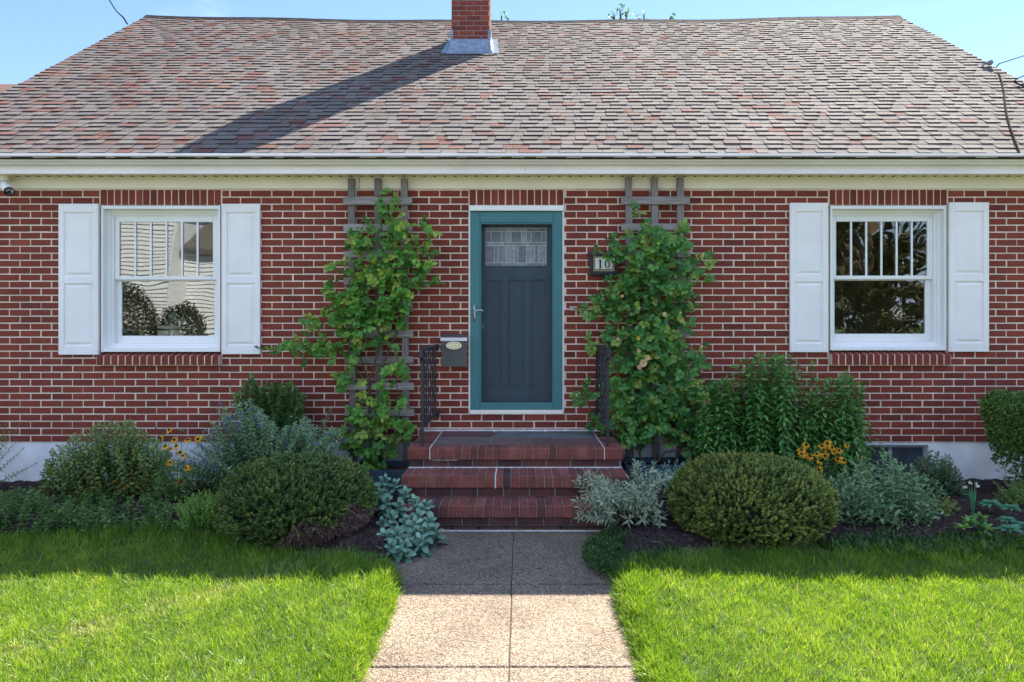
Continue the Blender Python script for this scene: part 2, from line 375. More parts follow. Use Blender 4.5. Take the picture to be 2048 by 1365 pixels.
# pavement and street behind the photographer, paled to bounce sun onto the shaded front
M_conc = mat('pavement_concrete', (.42,.39,.34), rough=.9, var=.12, vscale=2, bump=.2, bscale=60)
M_asph = mat('bounce_pale_asphalt', (.27,.26,.25), rough=.9, var=.2, vscale=3, bump=.3, bscale=120)
p = MB()
for k in range(-16, 16): p.box(k*1.5+.005, k*1.5+1.495, -6.5, -4.86, -.11, -.03, bev=.006)
structure(p.build('pavement', M_conc))
p = MB(); p.box(-60, 60, -12.5, -6.75, -.115, -.108); structure(p.build('street', M_asph))
p = MB(); p.box(-60, 60, -6.75, -6.55, -.115, .0, bev=.02); structure(p.build('kerb', M_conc))

# ------------------------------------------------------------------ the house
house = thing('brick_house', (0, 8.5, 0), 'one storey red brick house with grey shingle roof, white shutters and teal front door', 'house')
COURSE, Z0B, BH, BLn = .0677, .39, .0556, .203
ZF = wz(378)                                        # underside of the frieze board
WL, WR = -5.66, 5.72
oL = dict(x0=wx(200), x1=wx(443), z0=wz(704), z1=wz(411), sill=Z0B+COURSE*11)
oR = dict(x0=wx(1658), x1=wx(1895), z0=wz(701), z1=wz(411), sill=Z0B+COURSE*11)
oD = dict(x0=wx(938.5), x1=wx(1127), z0=Z0B+COURSE*4, z1=wz(411), sill=Z0B+COURSE*4)
OPEN = [oL, oR, oD]
wall = MB()
def brick(b, x0, x1, z0, z1, y=YW, jit=True):
    b.tone = float(np.clip(R.normal(.5, .18), 0, 1)); d = float(R.uniform(-.0015, .0025)) if jit else 0
    b.box(x0, x1, y - d, y + .05, z0, z1, bev=.0028)
k = 0
while Z0B + k*COURSE < ZF + .06:
    z0 = Z0B + k*COURSE + .005; z1 = z0 + BH
    x = -5.9 + (0 if k % 2 else BLn/2) + .045
    while x < WR:
        jx = float(R.uniform(-.003, .003))
        segs = [(max(x + jx, WL), min(x + BLn - .0118 + jx, WR))]
        for o in OPEN:
            if z1 > o['sill'] + .01:
                ns = []
                for a, c in segs:
                    if c <= o['x0'] or a >= o['x1']: ns.append((a, c)); continue
                    if a < o['x0'] - .012: ns.append((a, o['x0'] - .008))
                    if c > o['x1'] + .012: ns.append((o['x1'] + .008, c))
                segs = ns
        for a, c in segs:
            if c - a > .018: brick(wall, a, c, z0 + float(R.uniform(-.0012,.0012)), z1)
        x += BLn
    k += 1
# soldier courses over the openings
for o in OPEN:
    n = round((o['x1'] - o['x0'] - .01)/.0677); st = (o['x1'] - o['x0'])/n
    for i in range(n):
        jx = float(R.uniform(-.002, .002))
        brick(wall, o['x0'] + i*st + .005 + jx, o['x0'] + (i+1)*st - .0055 + jx, o['z1'] + .004, ZF + .06)
# mortar face behind the bricks
wall.mi = 1; ym = YW + .0038
xs = [WL] + sum([[o['x0'], o['x1']] for o in sorted(OPEN, key=lambda o: o['x0'])], []) + [WR]
for i in range(0, len(xs), 2): wall.box(xs[i], xs[i+1], ym, YW + .2, Z0B, ZF + .1)
for o in OPEN:
    wall.box(o['x0'], o['x1'], ym, YW + .2, Z0B, o['sill'] + (.0 if o is oD else .002))
    wall.box(o['x0'], o['x1'], ym, YW + .2, o['z1'] + .002, ZF + .1)
wall_o = wall.build('front_wall', [M_brick, M_mortar], house)

M_brickproc = bpy.data.materials.new('brick_texture'); M_brickproc.use_nodes = True
t = M_brickproc.node_tree; bt = N(t, 'ShaderNodeTexBrick'); tcn = N(t, 'ShaderNodeTexCoord'); mp = N(t, 'ShaderNodeMapping')
mp.inputs['Rotation'].default_value = (RAD(90), 0, RAD(90)); t.links.new(tcn.outputs['Object'], mp.inputs[0]); t.links.new(mp.outputs[0], bt.inputs['Vector'])
bt.inputs['Color1'].default_value = (.16,.028,.02,1); bt.inputs['Color2'].default_value = (.12,.022,.018,1); bt.inputs['Mortar'].default_value = (.55,.44,.38,1)
bt.inputs['Scale'].default_value = 1; bt.inputs['Brick Width'].default_value = .203; bt.inputs['Row Height'].default_value = .0677; bt.inputs['Mortar Size'].default_value = .005
t.links.new(bt.outputs['Color'], t.nodes['Principled BSDF'].inputs['Base Color']); t.nodes['Principled BSDF'].inputs['Roughness'].default_value = .8

# roof plane
TH = math.atan(.75); CT, ST = math.cos(TH), math.sin(TH)
YE, ZE = 6.26, CH + .75*6.26 - 3.15                 # lower edge of the shingles
YR = 10.69; XL, XR = -5.87, 5.93
SLEN = (YR - YE)/CT
def roof_pt(x, s, up=0.0):
    tt = s/SLEN; sag = .085*(1 - min(1, abs(x)/5.9)**2)*max(0.0, tt)**1.3 + .008*math.sin(x*2.3+1)*tt
    y = YE + s*CT - ST*up; z = ZE + s*ST + CT*up - sag
    return (x, y, z)
roof = MB()
EXP = .113; nc = int(SLEN/EXP)
ROOF_SEED = random.Random(3)
CHX0, CHX1, CHY0, CHY1 = wx(903, 9.22), wx(979, 9.22), 9.22, 9.74
for k in range(nc + 1):
    s0 = k*EXP; s1 = min(s0 + EXP + .015, SLEN); x = XL - ROOF_SEED.uniform(0, .006); thick = ROOF_SEED.random() < .5
    while x < XR:
        wdt = ROOF_SEED.uniform(.10, .21) if thick else ROOF_SEED.uniform(.07, .17)
        x1 = min(x + wdt, XR + .004)
        if XR - x1 < .05: x1 = XR + .005
        h = .0145 if thick else .0085
        h += ROOF_SEED.uniform(-.0008, .0012); dr = ROOF_SEED.uniform(-.003, .003)
        pr = .24 - .020*(x + 5.9)  # redder left, greyer right: viewing-angle effect painted into the tab colours
        u = ROOF_SEED.random()
        if u < pr: tn = ROOF_SEED.uniform(0, .2)
        elif u < .94: tn = min(.9, max(.26, ROOF_SEED.gauss(.44 + .025*(x + 5.9), .09)))
        else: tn = 1.0
        n = roof.verts([roof_pt(x, s0+dr, h), roof_pt(x1-.0035, s0+dr, h), roof_pt(x1-.0035, s1, .003), roof_pt(x, s1, .003),
                        roof_pt(x, s0+dr, 0), roof_pt(x1-.0035, s0+dr, 0), roof_pt(x1-.0035, s1, -.001), roof_pt(x, s1, -.001)])
        roof.tone = tn
        roof.face((n[0], n[1], n[2], n[3]), mi=0)
        roof.face((n[4], n[5], n[1], n[0]), mi=1); roof.face((n[5], n[6], n[2], n[1]), mi=1); roof.face((n[7], n[4], n[0], n[3]), mi=1)
        x = x1; thick = not thick if ROOF_SEED.random() < .85 else thick
# decking under the front slope, rear slope
roof.mi = 0; roof.tone = .5
seg = 24
for i in range(seg):
    a, b = XL + (XR-XL)*i/seg, XL + (XR-XL)*(i+1)/seg
    for j in range(12):
        s0, s1 = SLEN*j/12, SLEN*(j+1)/12
        v = roof.verts([roof_pt(a, s0, -.004), roof_pt(b, s0, -.004), roof_pt(b, s1, -.004), roof_pt(a, s1, -.004)]); roof.face(v, mi=1)
    ra, rb = roof_pt(a, SLEN, -.004), roof_pt(b, SLEN, -.004)
    v = roof.verts([rb, ra, (a, 2*YR-YE, ZE), (b, 2*YR-YE, ZE)]); roof.face(v, mi=0)
roof_o = roof.build('roof', [M_shingle, M_shedge], house)
rc = MB()                                          # ridge caps
x = XL
while x < XR:
    x1 = min(x + .30, XR); h = .02
    a0, a1 = Vector(roof_pt(x, SLEN, .010)), Vector(roof_pt(x1, SLEN, .008)); rc.tone = float(R.uniform(.3, .8))
    def dn(q, sgn): return q + Vector((0, sgn*.11*CT, -.11*ST))
    v = rc.verts([dn(a0,-1), dn(a1,-1), a1 + Vector((0,0,.016)), a0 + Vector((0,0,.016)), dn(a0,1), dn(a1,1), dn(a0,-1)-Vector((0,0,.03)), dn(a1,-1)-Vector((0,0,.03))])
    rc.face((v[0], v[1], v[2], v[3]), mi=0); rc.face((v[3], v[2], v[5], v[4]), mi=0); rc.face((v[6], v[7], v[1], v[0]), mi=1)
    x = x1
rc.build('ridge_cap', [M_shedge, M_shedge], roof_o)  # whole cap near black, the shade on its front put into the colour
for x0, x1 in ((XL-.012, XL+.02), (XR-.02, XR+.012)):   # rake boards
    rk = MB()
    for i in range(8):
        a, b = SLEN*i/8, SLEN*(i+1)/8; P = []
        for xx in (x0, x1):
            P += [roof_pt(xx, a, -.008), roof_pt(xx, b, -.008), roof_pt(xx, b, -.16), roof_pt(xx, a, -.16)]
        v = rk.verts(P)
        for q in ((0,1,2,3),(7,6,5,4),(0,4,5,1),(3,2,6,7)): rk.face([v[j] for j in q])
    rk.build('rake_board', M_cream, house)

# gable and rear walls
sw = MB()
for x0, x1 in ((WL, WL+.2), (WR-.2, WR)):
    sw.prism([(YW+.2, Z0B), (14.6, Z0B), (14.6, 3.0), (YR, 6.15), (YW+.2, 3.0)], 'x', x0, x1)
sw.box(WL+.2, WR-.2, 14.4, 14.6, Z0B, 3.0)
sw.build('side_wall', M_brickproc, house)
fo = MB(); yf = YW + .012
bwx0, bwx1, bwz0, bwz1 = wx(1716), wx(1858), -.02, wz(891)
fo.box(WL-.01, bwx0, yf, YW+.25, -.2, Z0B); fo.box(bwx1, WR+.01, yf, YW+.25, -.2, Z0B)
fo.box(bwx0, bwx1, yf, YW+.25, -.2, bwz0); fo.box(bwx0, bwx1, yf, YW+.25, bwz1, Z0B)
for x0, x1 in ((WL, WL+.22), (WR-.22, WR)): fo.box(x0, x1, YW+.25, 14.6, -.2, Z0B-.001)
fo.build('foundation', M_found, house)
bw = MB()
ff = .028
bw.box(bwx0, bwx1, YW+.05, YW+.10, bwz1-ff, bwz1); bw.box(bwx0, bwx0+ff, YW+.05, YW+.10, bwz0, bwz1-ff); bw.box(bwx1-ff, bwx1, YW+.05, YW+.10, bwz0, bwz1-ff)
bw.box((bwx0+bwx1)/2-.012, (bwx0+bwx1)/2+.012, YW+.055, YW+.095, bwz0, bwz1-ff); bw.box(bwx0+ff, bwx1-ff, YW+.05, YW+.10, bwz0, bwz0+ff)
M_bframe = mat('basement_frame', (.30,.31,.33), rough=.5, var=.1)
bwo = bw.build('basement_window', M_bframe, house)
G_base = mat('dusty_basement_glass', (.06,.072,.095), rough=.25, var=.25, vscale=5)
bp_ = MB(); bp_.box(bwx0+ff, bwx1-ff, YW+.07, YW+.078, bwz0+ff, bwz1-ff); bp_.build('pane', G_base, bwo)

# eaves: frieze board, soffit with vents, fascia, gutter
fr = MB(); fr.box(WL-.1, -1.56, YW-.018, YW+.03, ZF, wz(353)); fr.box(-1.555, 1.55, YW-.018, YW+.03, ZF, wz(353)); fr.box(1.555, WR+.1, YW-.018, YW+.03, ZF, wz(353))
fr.mi = 1
fr.box(WL, WR, YW-.006, YW+.002, ZF-.012, ZF)
fr.build('frieze_board', [M_cream, M_mortar], house)
YFA = 6.385; zs = wz(347, YFA)
so = MB(); so.box(XL+.05, XR-.05, YFA+.02, YW+.04, zs+.008, zs+.02)
n = int((XR-XL)/.1)
for i in range(n):                                  # ribs of the vinyl soffit and its vent slots
    x = XL + .1 + i*.1
    so.box(x, x+.012, YFA+.02, YW-.02, zs+.002, zs+.008)
so.mi = 1
for i in range(n): so.box(XL+.13+i*.1, XL+.155+i*.1, YW-.075, YW-.035, zs+.0065, zs+.0079)
so.build('soffit', [M_cream, M_dark], house)
fa = MB(); zfa1 = wz(322, YFA)
for a, b in ((XL, wx(478, YFA)), (wx(478, YFA)+.002, wx(1050, YFA)), (wx(1050, YFA)+.002, wx(1690, YFA)), (wx(1690, YFA)+.002, XR)):
    fa.box(a, b, YFA-.004, YFA+.02, zs-.008, zfa1+.05)
    fa.box(a, b, YFA-.012, YFA-.004, zs-.008, zs+.004)
fa.build('fascia', M_gutter, house)
gu = MB()
zt, zb = wz(307, 6.245), wz(328, 6.30)
prof = [(6.38, zb), (6.315, zb), (6.305, zb+.012), (6.285, zb+.02), (6.268, zb+.045), (6.262, zt-.03), (6.243, zt-.022), (6.243, zt), (6.252, zt), (6.252, zt-.014), (6.27, zt-.022), (6.275, zb+.05), (6.29, zb+.028), (6.31, zb+.022), (6.318, zb+.01), (6.38, zb+.008)]
gu.prism(prof, 'x', XL-.02, XR+.02)
gu.build('gutter', M_gutter, house)

# chimney, as a part of the house
ch = MB(); cz0, cz1 = 4.9, 7.1; CHW = CHX1 - CHX0
k = 0
while cz0 + k*COURSE < cz1:
    z0 = cz0 + k*COURSE + .005; z1 = z0 + BH; off = 0 if k % 2 else BLn/2
    for yy in (CHY0, CHY1):
        x = CHX0 - off
        while x < CHX1:
            a, b = max(x, CHX0), min(x + BLn - .0105, CHX1)
            if b - a > .02:
                ch.tone = float(np.clip(R.normal(.42, .2), 0, 1)); ch.box(a, b, min(yy, yy-.05) if yy == CHY1 else yy, yy if yy == CHY1 else yy+.05, z0, z1, bev=.0028)
            x += BLn
    for xx in (CHX0, CHX1):
        y = CHY0 + .052 - (0 if k % 2 else .06)
        while y < CHY1 - .05:
            a, b = max(y, CHY0+.0525), min(y + BLn - .0105, CHY1-.0525)
            if b - a > .02:
                ch.tone = float(np.clip(R.normal(.45, .2), 0, 1)); ch.box(xx if xx == CHX0 else xx-.05, xx+.05 if xx == CHX0 else xx, a, b, z0, z1, bev=.0028)
            y += BLn
    k += 1
ch.mi = 1; ch.box(CHX0+.006, CHX1-.006, CHY0+.006, CHY1-.006, cz0, cz1)
ch.mi = 2; ch.box(CHX0-.04, CHX1+.04, CHY0-.04, CHY1+.04, cz1, cz1+.09, bev=.012)
M_mortard = mat('chimney_mortar', (.27,.2,.185), rough=.9, var=.2, vscale=8)
ch_o = ch.build('chimney', [M_brick, M_mortard, M_conc], house)
fl = MB()
def rz(x, y): return roof_pt(x, (y-YE)/CT)[2]
zc = rz(-.68, CHY0)
v = []
nn = 8
for i in range(nn+1):                              # bent apron in front of the chimney
    tt = i/nn; flare = .05*tt**2
    v.append([(CHX0-.012-flare, CHY0-.006-.15*tt, zc + .15*(1-tt)**1.6 - .75*.15*tt + .024), (CHX1+.012+flare, CHY0-.006-.15*tt, zc + .15*(1-tt)**1.6 - .75*.15*tt + .024)])
for i in range(nn): fl.quad(v[i][0], v[i+1][0], v[i+1][1], v[i][1])
for sx, X in ((-1, CHX0), (1, CHX1)):              # stepped side pieces
    for j in range(6):
        ya = CHY0 + j*.09 - .02; za = rz(X, ya)
        fl.prism([(ya, za-.03), (ya+.1, za+.045), (ya+.1, za+.2), (ya, za+.2)], 'x', X + (sx*.004), X + sx*.010)
    fl.prism([(CHX0-.012 if sx < 0 else CHX1-.022, 0), (CHX0+.022 if sx < 0 else CHX1+.012, 0), (CHX0+.02 if sx < 0 else CHX1+.012, .19), (CHX0-.012 if sx < 0 else CHX1-.02, .19)] if 0 else
             [(CHX0-.014, zc+.1), (CHX0+.024, zc+.13), (CHX0+.024, zc+.3), (CHX0-.014, zc+.3)] if sx < 0 else [(CHX1-.024, zc+.13), (CHX1+.014, zc+.1), (CHX1+.014, zc+.3), (CHX1-.024, zc+.3)], 'y', CHY0-.012, CHY0-.006)
    fl.quad(*[(X + sx*a, y, rz(X, y) + .022) for a, y in ((.0, CHY0-.12), (.13, CHY0-.12), (.09, CHY1), (.0, CHY1))])
fl.build('flashing', M_lead, ch_o)

# windows
G_left = glass('window_glass_wavy', refl=.14, wave=.024, wscale=1.7, tint=(.86,.88,.86))
G_right = glass('window_glass', refl=.12, wave=.022, wscale=4.0, tint=(.86,.88,.84))
def window(o, gx0, gx1, zu0, zu1, zl0, zl1, G, label):
    x0, x1, z0, z1 = o['x0'], o['x1'], o['z0'], o['z1']
    f = MB()
    # outer brick moulding, deep reveal lined in white, then the vinyl frame
    f.box(x0+.012, x0+.032, YW-.002, YW+.105, z0, z1); f.box(x1-.032, x1-.012, YW-.002, YW+.105, z0, z1)
    f.box(x0+.032, x1-.032, YW-.001, YW+.105, z1-.035, z1-.004); f.box(x0+.032, x1-.032, YW-.004, YW+.105, z0, z0+.03)
    a = .032
    for dd, yy0, yy1 in ((.040, YW+.070, YW+.20), (.062, YW+.088, YW+.20)):
        f.box(x0+a, x0+dd+.02, yy0, yy1, z0+.03, z1-.035); f.box(x1-dd-.02, x1-a, yy0, yy1, z0+.03, z1-.035)
        f.box(x0+dd+.02, x1-dd-.02, yy0, yy1, z1-.035-dd+.012, z1-.035); f.box(x0+dd+.02, x1-dd-.02, yy0, yy1, z0+.03, z0+.03+dd-.012)
        a = dd + .02
    win = f.build('window', M_white, house, label=label)
    fx0, fx1 = x0+a, x1-a
    yu, yl = YW+.105, YW+.14
    for zz0, zz1, y in ((zu0, zu1, yu), (zl0, zl1, yl)):
        s = MB(); bt_ = z0+.078 if zz0 == zl0 else zz0-.036; tp = z1-.082 if zz0 == zu0 else zz1+.04
        s.box(fx0, gx0, y, y+.03, bt_, tp, bev=.004); s.box(gx1, fx1, y, y+.03, bt_, tp, bev=.004)
        s.box(gx0, gx1, y+.0005, y+.03, zz1, tp, bev=.004); s.box(gx0, gx1, y+.0005, y+.03, bt_, zz0, bev=.004)
        s.build('sash', M_white, win)
        s = MB(); s.box(gx0-.003, gx1+.003, y+.014, y+.020, zz0-.003, zz1+.003); s.build('pane', G, win)
        if zz0 == zu0:
            for i in range(1, 6):
                s = MB(); xx = gx0 + (gx1-gx0)*i/6
                s.box(xx-.009, xx+.009, y+.006, y+.0135, zz0, zz1); s.build('muntin', M_white, win)
    # rowlock brick sill, sloping and standing proud of the wall
    n = round((x1-x0)/.0677); st = (x1-x0+.0)/n; s = MB()
    for i in range(n):
        s.tone = float(np.clip(R.normal(.42, .15), 0, 1)); s.mi = 0
        a0, a1 = x0 + i*st + .005, x0 + (i+1)*st - .0055; zt_ = z0 + .0; zb_ = o['sill'] + .004
        s.prism([(YW-.055, zb_), (YW-.055, zt_-.045), (YW-.045, zt_-.036), (YW+.08, zt_-.002), (YW+.08, zb_)], 'x', a0, a1)
    s.mi = 1; s.prism([(YW-.0535, o['sill']+.001), (YW-.0535, z0-.046), (YW-.044, z0-.0385), (YW+.08, z0-.0045), (YW+.08, o['sill']+.001)], 'x', x0+.001, x1-.001)
    s.build('window_sill', [M_brick, M_mortar], win)
    return win
sU, sLo = YW+.12, YW+.155
def at(px, Y): return (px-VX)/F*Y
window(oL, at(240.5, sU), at(427, sU), wz(553, sU), wz(445, sU), wz(672, sLo), wz(563, sLo), G_left, 'white window reflecting a clapboard house')
window(oR, at(1671, sU), at(1853, sU), wz(552, sU), wz(444, sU), wz(668, sLo), wz(561.5, sLo), G_right, 'white window reflecting dark tree leaves')

# shutters
def shutter_mesh(px0, px1, py0, py1):
    b = MB(); y = YW - .005; x0, x1, z0, z1 = wx(px0, y-.028), wx(px1, y-.028), wz(py1, y-.028), wz(py0, y-.028)
    y0 = y - .03; st = .052; mid = z0 + (z1-z0)*.495; rail = .035
    b.box(x0, x0+st, y0, y, z0, z1, bev=.003); b.box(x1-st, x1, y0, y, z0, z1, bev=.003)
    for a, c in ((z0, z0+.085), (mid-rail, mid+rail), (z1-.085, z1)): b.box(x0+st, x1-st, y0+.0008, y, a, c, bev=.003)
    b.box(x0+st, x1-st, y0+.014, y, z0+.085, z1-.085)
    for a, c in ((z0+.085, mid-rail), (mid+rail, z1-.085)):   # raised panels
        xa, xb, za, zb = x0+st+.014, x1-st-.014, a+.014, c-.014; m_ = .022
        o_ = b.verts([(xa,y0+.014,za),(xb,y0+.014,za),(xb,y0+.014,zb),(xa,y0+.014,zb)]); i_ = b.verts([(xa+m_,y0+.003,za+m_),(xb-m_,y0+.003,za+m_),(xb-m_,y0+.003,zb-m_),(xa+m_,y0+.003,zb-m_)])
        for q in range(4): b.face((o_[q], o_[(q+1)%4], i_[(q+1)%4], i_[q]))
        b.face(i_)
    s = b.build('shutter', M_shutter, house)
    for xx in (x0+.018, x1-.018):
        for zz_ in (z0+.045, z1-.055):
            c = MB(); c.lathe((xx, y0, zz_), [(.008,0),(.007,.004),(.003,.006)], 10, (0,-1,0)); c.build('screw', M_shutter, s)
for q in ((117,196,408,710), (443,520,408,709), (1580,1656,406,705), (1899,1978,405,704)): shutter_mesh(*q)

# doors
sd = MB(); YD = YW - .002
dx0, dx1 = oD['x0']+.003, oD['x1']-.003
jz0, jz1 = wz(828, YD), wz(413, YD)
jb = MB()
jb.box(oD['x0'], dx0+.006, YD-.004, YW+.18, jz0, jz1); jb.box(dx1-.006, oD['x1'], YD-.004, YW+.18, jz0, jz1)
jb.box(oD['x0']+.0, oD['x1'], YW-.03, YW+.18, wz(423, YD), wz(412, YD), bev=.004)
jbo = jb.build('door_frame', M_white, house)
th = MB(); th.box(oD['x0']+.004, oD['x1']-.004, YW-.03, YW+.18, oD['z0']+.002, wz(820, YD), bev=.004); th.build('threshold', M_cream, jbo)
ix0, ix1, iz0, iz1 = wx(960, YD), wx(1107, YD), wz(808, YD), wz(446, YD)
zo0, zo1 = wz(820, YD)+.002, wz(424, YD)
ox0, ox1 = dx0+.0065, dx1-.0065
sd.box(ox0, ix0, YD, YD+.035, zo0, zo1, bev=.004); sd.box(ix1, ox1, YD, YD+.035, zo0, zo1, bev=.004)
sd.box(ix0, ix1, YD+.0006, YD+.035, iz1, zo1, bev=.004); sd.box(ix0, ix1, YD+.0006, YD+.035, zo0, iz0, bev=.004)
for a, c, e, f_ in ((ix0, ix0+.012, iz0, iz1), (ix1-.012, ix1, iz0, iz1)): sd.box(a, c, YD+.010, YD+.034, e, f_)
sd.box(ix0+.012, ix1-.012, YD+.010, YD+.034, iz0, iz0+.012); sd.box(ix0+.012, ix1-.012, YD+.010, YD+.034, iz1-.012, iz1)
for py in (505, 590, 720): sd.box(ix1-.008, ix1+.006, YD-.006, YD+.002, wz(py)-.03, wz(py)+.03)
sdo = sd.build('storm_door', M_teal, house)
G_storm = bpy.data.materials.new('insect_screen'); G_storm.use_nodes = True; t = G_storm.node_tree
t_a = N(t, 'ShaderNodeBsdfTransparent'); t_m = N(t, 'ShaderNodeMixShader'); t_m.inputs[0].default_value = .88; t_b = t.nodes['Principled BSDF']
t_b.inputs['Base Color'].default_value = (.06,.075,.09,1); t_b.inputs['Roughness'].default_value = .6; t_b.inputs['Specular IOR Level'].default_value = .1
t.links.new(t_b.outputs[0], t_m.inputs[1]); t.links.new(t_a.outputs[0], t_m.inputs[2]); t.links.new(t_m.outputs[0], t.nodes['Material Output'].inputs['Surface'])
s = MB(); s.box(ix0+.002, ix1-.002, YD+.020, YD+.025, iz0+.002, iz1-.002); s.build('screen', G_storm, sdo)
hd = MB(); hx, hz = wx(948.5, YD), wz(624, YD)
P = [(hx + .010*math.cos(a)*1.05, hz + (.068 if math.sin(a) > 0 else -.085) + .012*math.sin(a)) for a in [i*math.pi/8 for i in range(16)]]
hd.prism(P, 'y', YD-.006, YD+.001)
hd.tube([(hx, YD, hz+.012), (hx, YD-.035, hz+.012), (hx+.012, YD-.042, hz+.008), (hx+.04, YD-.045, hz+.012), (hx+.065, YD-.045, hz+.017), (hx+.09, YD-.043, hz+.006)], [.010,.009,.0075,.0065,.0065,.005], 8)
hd.lathe((hx, YD-.006, hz-.055), [(.007,0),(.006,.004)], 10, (0,-1,0))
hd.build('handle', M_nickel, sdo, smooth=True)
fd = MB(); YE2 = YW + .125
fx0, fx1, fz0, fz1 = oD['x0']+.015, oD['x1']-.015, oD['z0']+.02, oD['z1']-.02
lx0, lx1, lz0, lz1 = at(971.5, YE2), at(1093, YE2), wz(532, YE2), wz(456, YE2)
fd.box(fx0, lx0, YE2, YE2+.045, fz0, fz1); fd.box(lx1, fx1, YE2, YE2+.045, fz0, fz1)
fd.box(lx0, lx1, YE2, YE2+.045, lz1, fz1)
pz0, pz1 = wz(775, YE2), wz(560, YE2)
cols = [(971, 1003), (1016, 1048), (1061, 1093)]
fd.box(lx0, lx1, YE2, YE2+.045, pz1, lz0); fd.box(lx0, lx1, YE2, YE2+.045, fz0, pz0)
ce = [lx0] + sum([[at(a, YE2), at(b, YE2)] for a, b in cols], []) + [lx1]
for i in range(0, 8, 2):
    if ce[i+1] - ce[i] > .004: fd.box(ce[i], ce[i+1], YE2, YE2+.045, pz0, pz1)
for i in range(1, 7, 2): fd.box(ce[i], ce[i+1], YE2+.026, YE2+.045, pz0, pz1)
# moulding ridge round the glass
fd.box(lx0-.012, lx0, YE2-.006, YE2, lz0-.012, lz1+.012); fd.box(lx1, lx1+.012, YE2-.006, YE2, lz0-.012, lz1+.012)
fd.box(lx0, lx1, YE2-.006, YE2, lz1, lz1+.012); fd.box(lx0, lx1, YE2-.006, YE2, lz0-.012, lz0)
fdo = fd.build('front_door', M_door, house)
M_pg = mat('pebbled_glass', ramp=[(0,(.16,.17,.19)),(.5,(.27,.28,.30)),(1,(.42,.43,.45))], rough=.2, var=.25, vscale=40, bump=.6, bscale=120, spec=.8)
M_came = mat('lead_came', (.7,.7,.7), rough=.4, metal=.5)
lg = MB(); X = lambda u: lx0 + (lx1-lx0)*u
Z = lambda v_: lz0 + (lz1-lz0)*v_
ucut = [0, .333, .667, 1]
cells = []
for i in range(3):
    a, b = ucut[i], ucut[i+1]; wdt = b - a
    for (u0, u1) in ((a, a+wdt*.26), (a+wdt*.26, a+wdt*.76), (a+wdt*.76, b)): cells += [(u0, u1, .62, .90)]
    cells += [(a, b, .90, 1), (a+0, a+wdt*.12, .53, .62), (a+wdt*.12, b-wdt*.12, .53, .62), (b-wdt*.12, b, .53, .62)]
    for (u0, u1) in ((a, a+wdt*.42), (a+wdt*.42, a+wdt*.60), (a+wdt*.60, b)): cells += [(u0, u1, .08, .53)]
    cells += [(a, a+wdt*.85, 0, .08), (a+wdt*.85, b, 0, .08)]
for (u0, u1, v0, v1) in cells:
    lg.tone = float(R.choice([.15,.35,.45,.55,.85])); lg.mi = 0
    lg.box(X(u0)+.0015, X(u1)-.0015, YE2+.012, YE2+.03, Z(v0)+.0015, Z(v1)-.0015)
    lg.mi = 1
    lg.box(X(u0)-.0018, X(u0)+.0018, YE2+.008, YE2+.0115, Z(v0), Z(v1)); lg.box(X(u0), X(u1), YE2+.0085, YE2+.0118, Z(v0)-.0018, Z(v0)+.0018)
lg.box(lx1-.004, lx1, YE2+.008, YE2+.0115, lz0, lz1); lg.box(lx0, lx1, YE2+.0085, YE2+.0118, lz1-.004, lz1)
lg.build('leaded_glass', [M_pg, M_came], fdo)
dh = MB(); hx2, hz2 = at(962.5, YE2)+.01, wz(652, YE2)
dh.tube([(hx2, YE2, hz2+.05), (hx2+.004, YE2-.03, hz2+.045), (hx2+.006, YE2-.04, hz2), (hx2+.004, YE2-.03, hz2-.045), (hx2, YE2, hz2-.055)], [.010,.007,.008,.007,.010], 8)
dh.build('pull_handle', M_nickel, fdo, smooth=True)

# rooms behind the windows
rm = MB()
rm.box(WL+.25, WR-.25, YW+3.2, YW+3.3, .5, 2.95)
rm.box(-1.2, -1.1, YW+.3, YW+3.2, .5, 2.95); rm.box(1.1, 1.2, YW+.3, YW+3.2, .5, 2.95)
rm.box(WL+.21, WL+.25, YW+.25, YW+3.2, .5, 2.95); rm.box(WR-.25, WR-.21, YW+.25, YW+3.2, .5, 2.95)
rm.box(WL+.25, WR-.25, YW+.22, YW+3.2, 2.95, 3.0)
rm.box(at(1720,9.7), at(1720,9.7)+.06, YW+3.1, YW+3.2, .5, 2.6)
rm.build('interior_wall', M_wall_in, house)
rm = MB(); rm.box(WL+.25, WR-.25, YW+.22, YW+3.2, .45, .5); rm.build('interior_floor', M_floor_in, house)

# low wing at the left, its roof just showing past the gable
wgm = MB(); wy, zr_ = 11.5, wz(169, 11.5)
wgm.tone = .1
wgm.prism([(wy-2.6, zr_-1.75), (wy-2.6, zr_-1.85), (wy, zr_-.1), (wy+2.6, zr_-1.85), (wy+2.6, zr_-1.75), (wy, zr_)], 'x', -14, WL-.6 if 0 else -7.3)
wgm.build('wing_roof', M_shingle, house)
wgm = MB(); wgm.box(-13.8, -7.5, wy-2.2, wy+2.2, 0, zr_-1.7); wgm.build('wing_wall', M_brickproc, house)

